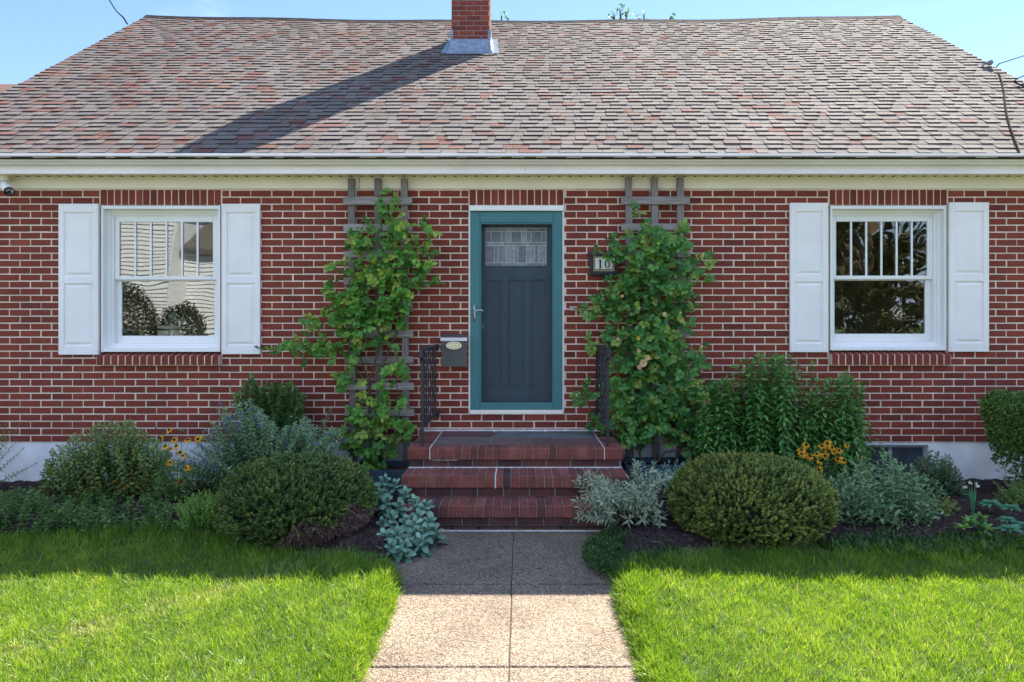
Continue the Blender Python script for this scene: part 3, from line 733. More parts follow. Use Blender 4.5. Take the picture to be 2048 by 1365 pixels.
# ------------------------------------------------------------------ front steps
steps = thing('front_steps', (-.05, 5.9, 0), 'three red brick steps with rowlock treads and a flagstone landing', 'steps')
SX0, SX1 = -.942, .848
def rowlock(x0, x1, y0, y1, z0, z1, dark=0.0):
    b = MB(); n = round((x1-x0)/.0652); st = (x1-x0)/n
    for i in range(n):
        b.tone = float(np.clip(R.normal(.52, .2), 0, 1)); j = float(R.uniform(-.002, .003))
        b.mi = 2 if R.random() < dark else 0
        b.box(x0+i*st+.0035, x0+(i+1)*st-.004, y0-j, y1, z0, z1+j*.6, bev=.006)
    b.mi = 1; b.box(x0+.002, x1-.002, y0+.008, y1-.001, z0+.002, z1-.006)
    return b
def course(x0, x1, y0, y1, z0, z1, off=0.):
    b = MB(); x = x0 - off
    while x < x1:
        a, c = max(x, x0), min(x+.195, x1)
        if c - a > .02:
            b.tone = float(np.clip(R.normal(.45, .2), 0, 1)); b.box(a, c, y0, y0+.09, z0+.004, z1-.004, bev=.004)
        x += .204
    b.mi = 1; b.box(x0+.002, x1-.002, y0+.005, y1, z0, z1)
    return b
LY = [5.65, 5.354, 5.10]; LZ = [.50, .333, .165]
rowlock(SX0+.19, SX1-.16, LY[0], LY[0]+.17, LZ[0]-.098, LZ[0], .05).build('tread', [M_stepbrick, M_stepmortar, M_stepdark], steps)
rowlock(SX0, SX1, LY[1], LY[0]+.05, LZ[1]-.094, LZ[1], .05).build('tread', [M_stepbrick, M_stepmortar, M_stepdark], steps)
rowlock(SX0, SX1, LY[2], LY[1]+.05, LZ[2]-.090, LZ[2], .05).build('tread', [M_stepbrick, M_stepmortar, M_stepdark], steps)
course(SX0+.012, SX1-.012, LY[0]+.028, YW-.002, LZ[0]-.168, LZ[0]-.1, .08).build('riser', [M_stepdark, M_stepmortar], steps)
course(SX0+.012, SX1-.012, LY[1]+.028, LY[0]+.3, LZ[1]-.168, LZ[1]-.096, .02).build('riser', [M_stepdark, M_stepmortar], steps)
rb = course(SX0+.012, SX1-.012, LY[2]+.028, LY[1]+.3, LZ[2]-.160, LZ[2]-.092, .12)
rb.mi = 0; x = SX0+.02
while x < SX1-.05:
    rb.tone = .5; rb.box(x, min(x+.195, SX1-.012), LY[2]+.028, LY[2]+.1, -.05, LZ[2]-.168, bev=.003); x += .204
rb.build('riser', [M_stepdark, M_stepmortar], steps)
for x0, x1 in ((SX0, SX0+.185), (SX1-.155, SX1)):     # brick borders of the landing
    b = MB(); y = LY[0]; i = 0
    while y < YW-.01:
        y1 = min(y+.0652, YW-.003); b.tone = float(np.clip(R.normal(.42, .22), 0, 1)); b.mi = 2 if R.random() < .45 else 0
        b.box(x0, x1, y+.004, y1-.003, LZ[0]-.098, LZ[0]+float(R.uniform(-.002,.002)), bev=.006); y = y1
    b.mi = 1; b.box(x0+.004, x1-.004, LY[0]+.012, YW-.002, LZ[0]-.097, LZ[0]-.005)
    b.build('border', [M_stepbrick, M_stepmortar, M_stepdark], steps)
ft = MB(); ft.mi = 1; fx0_, fx1_ = SX0+.19, SX1-.16
ft.box(fx0_, fx1_, LY[0]+.172, YW-.002, LZ[0]-.09, LZ[0]-.006)
ft.mi = 0
fy0, fy1 = LY[0]+.176, YW-.03; fym = fy0 + (fy1-fy0)*.52
def stone(pts, tone):
    c = np.mean(pts, axis=0); q = []
    for i, p_ in enumerate(pts): q.append(tuple(np.array(p_) + (c-np.array(p_))/np.linalg.norm(c-np.array(p_))*.007))
    ft.tone = tone; ft.prism(q, 'z', LZ[0]-.03, LZ[0]+float(R.uniform(.0,.003)))
wd = fx1_ - fx0_; U = lambda u: fx0_ + wd*u
V_ = lambda v_: fy0 + (fy1-fy0)*v_
stone([(U(.0),V_(.55)),(U(.30),V_(.5)),(U(.345),V_(.62)),(U(.36),V_(.8)),(U(.34),V_(1)),(U(0),V_(1))], .05)
stone([(U(.345),V_(.5)),(U(.52),V_(.52)),(U(.70),V_(.45)),(U(.72),V_(.6)),(U(.67),V_(.75)),(U(.68),V_(1)),(U(.345),V_(1)),(U(.37),V_(.8))], .62)
stone([(U(.72),V_(.55)),(U(.82),V_(.42)),(U(1),V_(.48)),(U(1),V_(1)),(U(.685),V_(1)),(U(.68),V_(.75))], .75)
stone([(U(0),V_(0)),(U(.32),V_(0)),(U(.335),V_(.25)),(U(.34),V_(.47)),(U(.28),V_(.49)),(U(0),V_(.54))], .4)
stone([(U(.33),V_(0)),(U(.60),V_(0)),(U(.58),V_(.2)),(U(.62),V_(.42)),(U(.52),V_(.49)),(U(.345),V_(.47)),(U(.34),V_(.25))], .3)
stone([(U(.605),V_(0)),(U(1),V_(0)),(U(1),V_(.45)),(U(.82),V_(.39)),(U(.72),V_(.47)),(U(.625),V_(.42)),(U(.585),V_(.2))], .12)
ft.build('flagstone_landing', [M_flag, M_stepmortar], steps)
ck = MB()                                            # pale repair mortar lines
ck.box(SX0-.01, SX1, YW-.03, YW-.001, LZ[0]-.01, LZ[0]+.012, bev=.006)
ck.box(fx0_-.006, fx0_, LY[0]-.001, YW-.03, LZ[0]-.097, LZ[0]+.003); ck.box(fx1_, fx1_+.006, LY[0]-.001, YW-.03, LZ[0]-.097, LZ[0]+.003)
ck.box(SX0+.01, SX1-.01, LY[0]+.012, LY[0]+.027, LZ[1]-.002, LZ[1]+.007)
ck.box(-.205, -.196, LY[1]-.003, LY[0]+.02, LZ[1]-.094, LZ[1]+.003)
ck.box(SX0+.2, SX0+.42, LY[0]+.018, LY[0]+.0275, LZ[0]-.106, LZ[0]-.099)
ck.box(SX0+.24, SX1-.02, LY[2]+.015, LY[2]+.027, -.035, -.022)
ck.build('caulk_line', M_caulk, steps)
# dark lower flanks of the stoop
# ------------------------------------------------------------------ handrails
def handrail(xf, xb, label, sgn):
    yf, yb = 5.73, YW-.004
    t_ = thing('handrail', (xf, yf, LZ[0]), label, 'handrail', 'wrought iron handrails of the front steps')
    zt_, zb_ = 1.315, .665
    b = MB(); b.box(xf-.011, xf+.011, yf-.011, yf+.011, LZ[0], zt_-.01); b.build('post', M_iron, t_)
    lerp = lambda y: xf + (xb-xf)*(y-yf)/(yb-yf)
    b = MB()
    b.tube([(xf-.004*sgn, yf-.05, zt_-.10), (xf, yf-.055, zt_-.07), (xf, yf-.045, zt_-.015), (xf, yf-.02, zt_), (xf, yf+.05, zt_+.002), (xb, yb, zt_+.004)], [.015,.021,.021,.021,.02,.02], 8)
    b.build('top_rail', M_iron, t_)
    b = MB(); b.tube([(xf, yf, zb_), (xb, yb, zb_+.004)], .012, 6); b.box(xb-.02, xb+.02, yb-.05, yb, zb_-.03, zb_+.045); b.build('bottom_rail', M_iron, t_)
    n = 8
    for i in range(1, n):
        y = yf + (yb-yf)*i/n; b = MB(); X_ = lerp(y)
        pts = [(X_ + (.004*math.sin(j*1.6) if i % 2 else 0), y + (.004*math.cos(j*1.6) if i % 2 else 0), zb_ + (zt_-zb_)*j/14) for j in range(15)]
        b.tube(pts, .0075, 5); b.build('baluster', M_iron, t_)
handrail(-.828, -.805, 'black iron handrail beside the grey wall mailbox', -1)
handrail(.727, .712, 'black iron handrail half swallowed by the yellow flowered climbing rose', 1)

# ------------------------------------------------------------------ small things on the wall
mb_ = thing('mailbox', (wx(908), YW, wz(734)), 'grey metal wall mailbox with lid edge coloured as lit and oval badge', 'mailbox')
x0, x1, z0, z1 = wx(882, 6.5), wx(934, 6.5), wz(734, 6.5), wz(678, 6.5)
b = MB(); b.prism([(YW-.001, z0+.005), (YW-.09, z0), (YW-.105, z1), (YW-.001, z1+.03)], 'x', x0+.004, x1-.004); b.build('body', M_mailbox, mb_)
b = MB(); b.prism([(YW-.001, z1+.032), (YW-.112, z1+.004), (YW-.112, z1+.012), (YW-.001, z1+.045)], 'x', x0-.003, x1+.003); b.mi = 1
b.box(x0-.004, x1+.004, YW-.119, YW-.1125, z1-.022, z1+.012, bev=.002); b.build('lid', [M_mailbox, mat('lid_edge_lit', (.55,.56,.62), rough=.3, metal=.3)], mb_)  # pale lip strip, light caught by the lid put into its colour
b = MB(); cx, cz = (x0+x1)/2, z0+(z1-z0)*.76
def oval(rx, rz_, n=24): return [(cx+rx*math.cos(2*math.pi*i/n), cz+rz_*math.sin(2*math.pi*i/n)) for i in range(n)]
b.prism(oval(.074, .037), 'y', YW-.115, YW-.1015); b.mi = 1; b.prism(oval(.058, .026), 'y', YW-.1155, YW-.1151); b.mi = 0
b.prism(oval(.054, .022), 'y', YW-.119, YW-.1156)
b.mi = 1
for i in range(4): b.box(cx-.026+i*.014, cx-.022+i*.014, YW-.1196, YW-.1191, cz-.006, cz+.006); b.box(cx-.026+i*.014, cx-.018+i*.014, YW-.1196, YW-.1191, cz-.001, cz+.001)
b.build('badge', [M_brass, mat('badge_brown', (.2,.16,.08), rough=.5)], mb_)  # dark brown ring and lettering strokes on the badge

pq = thing('house_number_sign', (wx(1207), YW, wz(530)), 'black scrolled iron house number sign with white tile reading 10', 'house sign')
YP = 6.565; b = MB(); cx, cz = wx(1207.5, YP), wz(528, YP)
hw, hh = .101, .073
for (a, c, e, f_) in ((-hw-.034, -hw, -hh, hh), (hw, hw+.034, -hh, hh), (-hw-.034, hw+.034, hh, hh+.030), (-hw-.034, hw+.034, -hh-.032, -hh)):
    b.box(cx+a, cx+c, YP-.008, YP+.012, cz+e, cz+f_, bev=.003)
def scroll(px_, pz_, r, a0, a1, n=14):
    return [(cx+px_+r*math.cos(a0+(a1-a0)*i/n)*(1-.5*i/n), YP, cz+pz_+r*math.sin(a0+(a1-a0)*i/n)*(1-.5*i/n)) for i in range(n+1)]
for sx in (-1, 1):
    for sz in (-1, 1):
        b.tube(scroll(sx*(hw+.03), sz*(hh+.02), .024, 0 if sx > 0 else math.pi, (2.6 if sx*sz > 0 else -2.6)*1.6), .007, 6)
        b.tube(scroll(sx*(hw+.03), sz*.03, .02, math.pi/2*sz, math.pi/2*sz + sx*-4.2), .006, 6)
    b.tube([(cx+sx*.10, YP, cz-hh-.03), (cx+sx*.07, YP-.004, cz-hh-.045), (cx+sx*.035, YP-.004, cz-hh-.028), (cx+sx*.01, YP-.002, cz-hh-.05), (cx, YP, cz-hh-.07)], [.008,.010,.009,.010,.005], 6)
    b.tube([(cx+sx*.10, YP, cz+hh+.03), (cx+sx*.06, YP-.004, cz+hh+.04), (cx+sx*.02, YP-.003, cz+hh+.03), (cx, YP, cz+hh+.05)], [.008,.009,.009,.005], 6)
b.build('iron_frame', M_iron, pq)
b = MB(); b.box(cx-hw, cx+hw, YP+.001, YP+.014, cz-hh, cz+hh)
b.build('tile_border', mat('gold_border', ramp=[(0,(.25,.19,.10)),(1,(.48,.40,.26))], drive='noise', vscale=60, rough=.5), pq)
b = MB(); b.box(cx-hw+.0195, cx+hw-.0195, YP-.003, YP+.0008, cz-hh+.0215, cz+hh-.0215); b.mi = 1
e_ = .0035
b.box(cx-hw+.017, cx+hw-.017, YP-.0015, YP+.0005, cz-hh+.017, cz-hh+.0215); b.box(cx-hw+.017, cx-hw+.0215, YP-.0015, YP+.0005, cz-hh+.0215, cz+hh-.0215); b.box(cx+hw-.0215, cx+hw-.017, YP-.0015, YP+.0005, cz-hh+.0215, cz+hh-.0215)
tile = b.build('tile', [mat('white_tile', (.78,.78,.76), rough=.2), mat('digit_green', (.012,.035,.022), rough=.4)], pq)
b = MB(); zc_ = cz - .002; xd = cx - .034; hgt = .042
b.box(xd-.0085, xd+.0085, YP-.0055, YP-.0031, zc_-hgt+.005, zc_+hgt); b.box(xd-.017, xd+.017, YP-.0055, YP-.0031, zc_-hgt, zc_-hgt+.005)
b.prism([(xd-.0065, zc_+hgt), (xd-.0065, zc_+hgt-.010), (xd-.020, zc_+hgt-.018), (xd-.020, zc_+hgt-.013)], 'y', YP-.0055, YP-.0031)
xo = cx + .034; n = 28
o1 = [(xo+.026*math.cos(2*math.pi*i/n), zc_+hgt*math.sin(2*math.pi*i/n)) for i in range(n)]
o2 = [(xo+.0115*math.cos(2*math.pi*i/n), zc_+(hgt-.006)*math.sin(2*math.pi*i/n)) for i in range(n)]
for i in range(n):
    j = (i+1) % n; b.prism([o1[i], o1[j], o2[j], o2[i]], 'y', YP-.0055, YP-.0031)
b.build('digits', MATS['digit_green'], tile)

db = thing('doorbell', (wx(1147), YW, wz(617)), 'small grey doorbell button on the brick right of the door', 'doorbell')
b = MB(); b.box(wx(1139), wx(1155), YW-.014, YW, wz(622), wz(613), bev=.004); b.build('plate', mat('doorbell_grey', (.42,.38,.35), rough=.5), db)
b = MB(); b.lathe((wx(1148), YW-.014, wz(617.5)), [(.008,0),(.008,.004),(.006,.006)], 12, (0,-1,0)); b.build('button', mat('doorbell_button', (.16,.13,.12), rough=.4), db)

sc_ = thing('security_camera', tuple(W(8, 352, 6.5)), 'white bullet security camera under the eave at far left', 'security camera')
c0 = W(8, 352, 6.5); M_camw = mat('camera_white', (.8,.8,.82), rough=.3)
b = MB(); b.lathe(c0 + Vector((0,.0,-.05)), [(.045,0),(.05,.02),(.05,.055)], 20); b.build('mount', M_cream, sc_, smooth=False)
j = W(8.5, 370, 6.47); b = MB(); b.tube([c0 + Vector((0,0,-.05)), j + Vector((-.005,0,.02)), j], .014, 10); b.build('arm', M_camw, sc_, smooth=True)
e0 = W(8, 368, 6.47); e1 = W(19, 384, 6.36); ax = (e1-e0).normalized(); ln = (e1-e0).length
b = MB(); b.lathe(e0, [(.012,-.01),(.03,0),(.037,.02),(.04,ln)], 20, ax); b.build('housing', M_camw, sc_, smooth=True)
b = MB(); b.lathe(e1, [(.041,-.018),(.042,.004),(.036,.004),(.034,-.0),(.014,-.0),(.012,.006),(.004,.008)], 20, ax); b.build('lens', mat('camera_lens', (.012,.012,.02), rough=.12, spec=.8), sc_)

# ------------------------------------------------------------------ cables
def cable(name, pts, r, label, parts=None):
    b = MB(); b.tube(pts, r, 6); o = b.build(name, M_cable); tag(o, label, 'cable'); return o
a0 = Vector(roof_pt(XL-.02, SLEN*.915, .02)); a0 = W(255, 49, a0.y)
cable('overhead_cable', [a0, a0+Vector((-.06,0,.10)), W(232, 22, a0.y), W(216, -4, a0.y), W(190, -60, a0.y), W(60, -260, a0.y-1)], [.011,.011,.008,.008,.008,.008], 'black cable dropping to the left gable edge of the roof')
Yb = 3.15/(.75-(VY-135)/F); k1 = W(1990, 138, Yb)
s_of = lambda y: (y-YE)/CT
r1 = [W(1990, 140, Yb)]
for tt in np.linspace(0, 1, 9)[1:]:
    y = Yb + (YE+.02-Yb)*tt; xx = k1.x + (wx(2032, 6.3)-k1.x)*tt + .02*math.sin(tt*7); r1.append(Vector(roof_pt(xx, s_of(y), .026)))
cable('roof_cable', r1, .009, 'black cable running down the roof from the round bracket to the gutter')
cable('overhead_cable', [k1, W(1998, 128, Yb), W(2048, 112, Yb+.3), W(2300, 30, Yb+3)], [.007,.007,.006,.006], 'upper grey service line reaching the bracket on the right gable edge')
Y2 = 3.15/(.75-(VY-170)/F); k2 = W(2027, 164, Y2)
r2 = [k2]
for tt in np.linspace(0, 1, 7)[1:]:
    y = Y2 + (YE+.02-Y2)*tt; r2.append(Vector(roof_pt(k2.x + .25*tt, s_of(y), .026)))
cable('roof_cable', r2, .009, 'black cable running down the roof at the far right edge')
cable('overhead_cable', [k2, W(2034, 158, Y2), W(2060, 147, Y2+.2), W(2300, 70, Y2+3)], .007, 'lower grey service line meeting the right gable edge')
bk = thing('cable_bracket', tuple(W(1975, 130, Yb)), 'small grey cable bracket with round insulator on the right roof edge', 'bracket')
b = MB(); b.tube([W(1962, 131, Yb)-Vector((0,0,.05)), W(1968, 127, Yb), W(1978, 127, Yb)], .016, 8); b.build('arm', M_lead, bk)
b = MB(); b.lathe(W(1980, 126, Yb)+Vector((0,.02,0)), [(.01,-.01),(.03,0),(.034,.02),(.03,.04),(.01,.05)], 14, (0,-1,0)); b.build('insulator', mat('insulator_grey', (.16,.18,.2), rough=.3), bk)

# ------------------------------------------------------------------ trellises
def trellis(px_posts, rails, px_r0, px_r1, ptop, zbot, label):
    Yt = 6.50; t_ = thing('trellis', (wx(sum(px_posts)/3, Yt), Yt, zbot), label, 'trellis', 'grey wooden trellises on the front wall')
    for p_ in px_posts:
        b = MB(); b.tone = float(R.uniform(.25, .6)); xa, xb = wx(p_+4, Yt), wx(p_-0, Yt)
        zt_ = wz(ptop, Yt); w_ = .031
        b.v = []; vv = b.verts([(xa-w_, Yt, zbot), (xa+w_, Yt, zbot), (xa+w_, Yt+.04, zbot), (xa-w_, Yt+.04, zbot), (xb-w_, Yt, zt_), (xb+w_, Yt, zt_), (xb+w_, Yt+.04, zt_), (xb-w_, Yt+.04, zt_)])
        for q in ((0,1,5,4),(1,2,6,5),(2,3,7,6),(3,0,4,7),(4,5,6,7)): b.face([vv[i] for i in q])
        b.build('post', M_wood, t_)
    for i, (ya, yb_) in enumerate(rails):
        b = MB(); b.tone = float(R.uniform(.25, .85)); o_ = i*.5
        x0, x1 = wx(px_r0+o_, Yt-.02), wx(px_r1+o_, Yt-.02); b.box(x0, x1, Yt-.0225, Yt-.0015, wz(yb_, Yt), wz(ya, Yt), bev=.003)
        b.build('rail', M_woodh, t_)
Lr = [(395,411),(449,463),(503,516),(556,570),(610,624),(661,674),(713,727),(766,780),(818,832)]
trellis([702, 755, 808], Lr, 686, 824, 357, .05, 'weathered trellis left of the door with its lower rails showing')
trellis([1257.5, 1309.5, 1361], [(a-1,b-1) for a, b in Lr] + [(870,884)], 1242, 1380, 355, .05, 'weathered trellis right of the door, mostly hidden by dense rose leaves')
def planter(x0, x1, y0, y1, z1, label):
    t_ = thing('planter_box', ((x0+x1)/2, (y0+y1)/2, 0), label, 'planter')
    b = MB(); th_ = .02
    b.box(x0, x1, y0, y0+th_, 0, z1, bev=.003); b.box(x0, x1, y1-th_, y1, 0, z1, bev=.003); b.box(x0, x0+th_, y0+th_, y1-th_, 0, z1); b.box(x1-th_, x1, y0+th_, y1-th_, 0, z1)
    b.build('box', M_planter, t_)
    b = MB(); b.box(x0+th_, x1-th_, y0+th_, y1-th_, .02, z1-.05); b.build('soil', M_soil, t_)
planter(.93, 1.62, 6.05, 6.44, .275, 'slate blue planter box at the foot of the right trellis')
planter(-1.5, -1.0, 5.95, 6.40, .25, 'slate blue planter box at the foot of the left trellis')

# ------------------------------------------------------------------ things seen through the windows
ln_ = thing('jar_lantern', (at(345, 6.93), 6.93, wz(660, 6.93)), 'glass jar lantern in a pale basket with small flags on the left windowsill', 'lantern')
YL = 6.93; zl = wz(664, YL); cx = at(346, YL)
M_basket = mat('pale_basket', (.85,.83,.78), rough=.7, var=.2, vscale=20)
b = MB(); b.lathe((cx, YL, zl-.04), [(.13,0),(.14,.03),(.145,.055)], 24); b.lathe((cx, YL, zl+.03), [(.135,0),(.138,.03),(.13,.03)], 24); b.build('basket', M_basket, ln_)
b = MB(); b.lathe((cx, YL, zl+.06), [(.05,0),(.066,.04),(.07,.10),(.06,.15),(.045,.17)], 20); b.build('jar', glass('jar_glass', refl=.16, wave=.05, tint=(.85,.88,.88)), ln_, smooth=True)
b = MB(); b.lathe((cx, YL, zl+.23), [(.05,0),(.056,.015),(.04,.035),(.02,.05),(.012,.07),(.012,.12)], 18); b.build('cap', mat('pewter', (.3,.3,.31), rough=.4, metal=.6), ln_, smooth=True)
for i, (dx_, tilt, c) in enumerate(((-.115,-.25,(.5,.06,.08)), (-.045,-.1,(.15,.25,.5)), (.045,.1,(.45,.08,.2)), (.105,.25,(.3,.45,.65)))):
    b = MB(); bx = cx+dx_; b.tube([(bx, YL-.06, zl+.05), (bx+tilt*.12, YL-.07, zl+.17)], .003, 5); b.mi = 1
    b.prism([(bx+tilt*.1, zl+.165), (bx+tilt*.1+.04, zl+.10), (bx+tilt*.02+.03, zl+.07), (bx+tilt*.02, zl+.09)], 'y', YL-.068, YL-.066)
    b.build('flag', [M_basket, mat('flag_cloth_%d' % i, ramp=[(0,c),(1,(.6,.6,.65))], drive='noise', vscale=30)], ln_)
il = MB(); il.box(oL['x0'], oL['x1'], YW+.2, YW+.5, zl-.07, zl-.04); il.build('inner_sill', M_white, house)
wc = thing('windsor_chair', (at(1780, 7.7), 7.9, .5), 'dark spindle back chair just showing inside the right window', 'chair')
Yc = 7.7; M_chair = mat('black_chair', (.012,.014,.012), rough=.35)
cx, zt_ = at(1780, Yc), wz(651, Yc); zs_ = .95; rw = .2
b = MB(); b.tube([(cx - rw*math.cos(a), Yc, zs_ + (zt_-zs_)*math.sin(a)**.8) for a in np.linspace(0.0, math.pi, 22)], .013, 8); b.build('hoop_back', M_chair, wc, smooth=True)
for i in range(7):
    u = -.75 + 1.5*i/6; b = MB(); b.tube([(cx+u*rw*.8, Yc, zs_), (cx+u*rw, Yc, zs_+(zt_-zs_)*math.sin(math.acos(u))**.8)], .007, 6); b.build('spindle', M_chair, wc)
b = MB(); b.lathe((cx, Yc+.2, zs_-.03), [(.19,0),(.23,.015),(.22,.035)], 24); b.build('seat', M_chair, wc)
for sx in (-1, 1):
    for sy in (-1, 1):
        b = MB(); b.tube([(cx+sx*.13, Yc+.2+sy*.13, zs_-.02), (cx+sx*.2, Yc+.2+sy*.2, .5)], [.018,.012], 8); b.build('leg', M_chair, wc)
#PLANTS
# ------------------------------------------------------------------ vegetation
def pal(name, dark, mid, light, trans=.25, rough=.5, extra=None, tcol=None):
    rp = [(0,dark),(.5,mid),(.88,light)] + ([(1,extra)] if extra else [(1,light)])
    return mat(name, ramp=rp, rough=rough, var=.15, vscale=30, trans=trans, spec=.35, tcol=tcol)
M_rose = pal('rose_leaf', (0.036,0.12,0.024), (0.105,0.28,0.04), (0.30,0.46,0.06), .28, .4, (.24,.27,.05))
M_rosed = pal('rose_leaf_deep', (0.028,0.10,0.03), (0.08,0.235,0.05), (0.23,0.40,0.06), .28, .4, (.2,.25,.05))
M_yew = pal('yew_needle', (.026,.052,.012), (.072,.13,.03), (.17,.235,.055), .12, .55, (.22,.23,.05))
M_yew2 = pal('yew_needle_sunlit', (.036,.064,.015), (.125,.175,.036), (.29,.335,.07), .15, .55, (.36,.36,.10))  # brighter copy of the yew, sunlight put into the needle colour
M_twig = pal('dead_twig', (.06,.032,.027), (.16,.09,.08), (.31,.21,.19), 0, .8)
M_sage = pal('sage_leaf', (.066,.15,.10), (.15,.285,.20), (.28,.44,.33), .12, .65, None, (1,1,.8))
M_lav = pal('silver_leaf', (0.104,0.143,0.091), (0.247,0.312,0.208), (0.442,0.494,0.338), .12, .65, (.38,.33,.10), (1,1,.7))
M_cary = pal('blue_mist_leaf', (.06,.13,.055), (.145,.255,.115), (.33,.46,.25), .2, .6, (.30,.34,.14))
M_caryb = pal('meadow_leaf', (.06,.12,.036), (.15,.25,.065), (.30,.42,.14), .25, .55, (.42,.23,.03))
M_blue = pal('blue_flower', (.11,.13,.36), (.18,.21,.52), (.30,.33,.68), .15, .6)
M_phlox = pal('phlox_leaf', (.032,.112,.03), (.082,.23,.05), (.19,.39,.09), .25, .45)
M_dkshrub = pal('dark_shrub_leaf', (0.028,0.080,0.022), (0.066,0.165,0.036), (0.170,0.320,0.060), .2, .45)
M_spirea = pal('spirea_leaf', (0.028,0.063,0.031), (0.056,0.119,0.049), (0.126,0.196,0.070), .2, .5)
M_box = pal('boxwood_leaf', (0.038,0.090,0.021), (0.090,0.180,0.036), (0.195,0.300,0.060), .2, .4, (.26,.25,.12))
M_prim = pal('primrose_leaf', (0.060,0.144,0.024), (0.120,0.264,0.048), (0.216,0.384,0.084), .3, .45)
M_lupine = pal('lupine_leaf', (0.036,0.132,0.066), (0.072,0.240,0.120), (0.132,0.336,0.180), .25, .5)
M_weed = pal('weed_leaf', (.03,.08,.018), (.075,.165,.034), (.17,.29,.055), .2, .5)
M_thyme = pal('thyme_leaf', (0.022,0.054,0.014), (0.042,0.102,0.022), (0.084,0.156,0.030), .2, .6, (.2,.17,.09))
M_petal = mat('yellow_petal', ramp=[(0,(.80,.32,.006)),(1,(.95,.52,.015))], rough=.5, trans=.25, tcol=(1.1,1,.5))
M_cone = mat('brown_cone', (.02,.01,.006), rough=.8)
M_rosef = mat('peach_petal', ramp=[(0,(.74,.36,.22)),(.5,(.78,.52,.28)),(.8,(.80,.62,.30)),(1,(.80,.60,.06))], rough=.6, trans=.25, tcol=(1,.95,.8))
M_whitef = mat('white_petal', (.75,.75,.72), rough=.6, trans=.2)
M_pink = pal('pink_flower', (.16,.04,.06), (.26,.07,.10), (.36,.12,.15), .1, .7)
M_grass = pal('grass_blade', (.05,.12,.012), (.15,.275,.022), (.29,.40,.05), .42, .45, (.46,.42,.22), (1.3,1.25,.45))

def rnd_unit(n): return unit(R.normal(size=(n,3)))
def curve(b, t_, k, lift):                          # stem point between base b and tip t_, k in 0..1, arching
    return b + (t_-b)*k + np.array([0,0,1.])*lift*np.sin(np.pi*k)*0.5

def stem_plant(root, bases, tips, m_leaf, leaf_l, leaf_w, per_m=40, k0=.2, droop=.25, up=.5, m_stem=None, stem_r=.003, spread=.9, tone=(.5,.2), pairs=True, lift=0.0, fl=None, name='foliage', taper=.5, tipboost=.0, lowyellow=0.0, curl=.3):
    """stems from bases to tips with opposite leaves; fl=(material, where, size, count per stem) adds small blossoms"""
    lm = LM(); st = MB(); fm = LM() if fl else None
    P, D, Nn, Ln, Wn, T = [], [], [], [], [], []
    for b_, t_ in zip(bases, tips):
        b_ = np.array(b_, float); t_ = np.array(t_, float); ln = np.linalg.norm(t_-b_); ax = (t_-b_)/ln
        bend = R.normal(0, .04*ln, 3)*np.array([1,1,.2])
        pt = lambda k: b_ + (t_-b_)*k + bend*np.sin(np.pi*k) + np.array([0,0,lift*ln])*np.sin(np.pi*k)
        st.tone = .5; st.tube([pt(k) for k in (0,.35,.7,1)], [stem_r, stem_r*.8, stem_r*.6, stem_r*.4], 4, cap=False)
        n = max(3, int(ln*(1-k0)*per_m)); ph = R.uniform(0, 6.28)
        u = np.cross(ax, [0,0,1.]); u = u/np.linalg.norm(u) if np.linalg.norm(u) > .05 else np.array([1.,0,0]); v = np.cross(ax, u)
        for i in range(n):
            k = k0 + (1-k0)*(i+.5)/n; ang = ph + i*(math.pi/2 if pairs else 2.4); p_ = pt(k)
            sc = (1 - taper*max(0, (k-.55)/.45)) * R.uniform(.75, 1.2)
            for sgn in ((1,-1) if pairs else (1,)):
                a_ = ang + (0 if sgn > 0 else math.pi) + R.normal(0, .3)
                rd = u*math.cos(a_) + v*math.sin(a_)
                upw = up + (1-up)*max(0, (k-.8)/.2)*tipboost
                d = rd*spread + ax*upw + np.array([0,0,-droop]) + R.normal(0, .15, 3)
                P.append(p_); D.append(d); Nn.append(ax + np.array([0,-.25,.6]) + R.normal(0,.25,3)); Ln.append(leaf_l*sc); Wn.append(leaf_w*sc*R.uniform(.85,1.15))
                tn = tone[0] + R.normal(0, tone[1]) + .12*(k-.5)
                if lowyellow and k < .35 and R.random() < lowyellow: tn = 1.0
                T.append(min(tn, .93) if tn < 1 else 1.0)
        for _ in range(3):                            # a tuft at the tip
            P.append(pt(1)); D.append(ax + R.normal(0,.45,3)); Nn.append(R.normal(0,1,3)+np.array([0,-.5,.8])); Ln.append(leaf_l*.6); Wn.append(leaf_w*.6); T.append(min(.93, tone[0]+.15+R.normal(0,.1)))
        if fl and R.random() < fl[1]:
            for i in range(int(fl[3])):
                k = 1 - .28*R.random(); q = pt(k); d = rnd_unit(6)
                c = q + R.normal(0, .010, 3)
                fm.add(np.repeat(c[None], 6, 0), d, rnd_unit(6), fl[2]*R.uniform(.7,1.2,6), fl[2]*.7, R.uniform(0,1,6))
    lm.add(np.array(P), np.array(D), np.array(Nn), np.array(Ln), np.array(Wn), np.array(T), curl=curl)
    lm.build(name, m_leaf, root)
    st.build('stem', m_stem or M_gstem, root)
    if fm and fm.V: fm.build('blossom', fl[0], root)

def profile_tips(n, xs, ytop, Y0, Y1, under=.35, bias=2.0):
    """tips spread below a skyline given in pixels"""
    out = []
    for _ in range(n):
        px = R.uniform(xs[0], xs[-1]); top = np.interp(px, xs, ytop); Y = R.uniform(Y0, Y1)
        py = top + abs(R.normal(0, 1))*under*100*R.random()**bias*1.0 + R.uniform(0, 8)
        out.append(np.array(W(px, py, Y)))
    return out
def gz(x, y): return float(soil_z(np.array(x), np.array(y)))

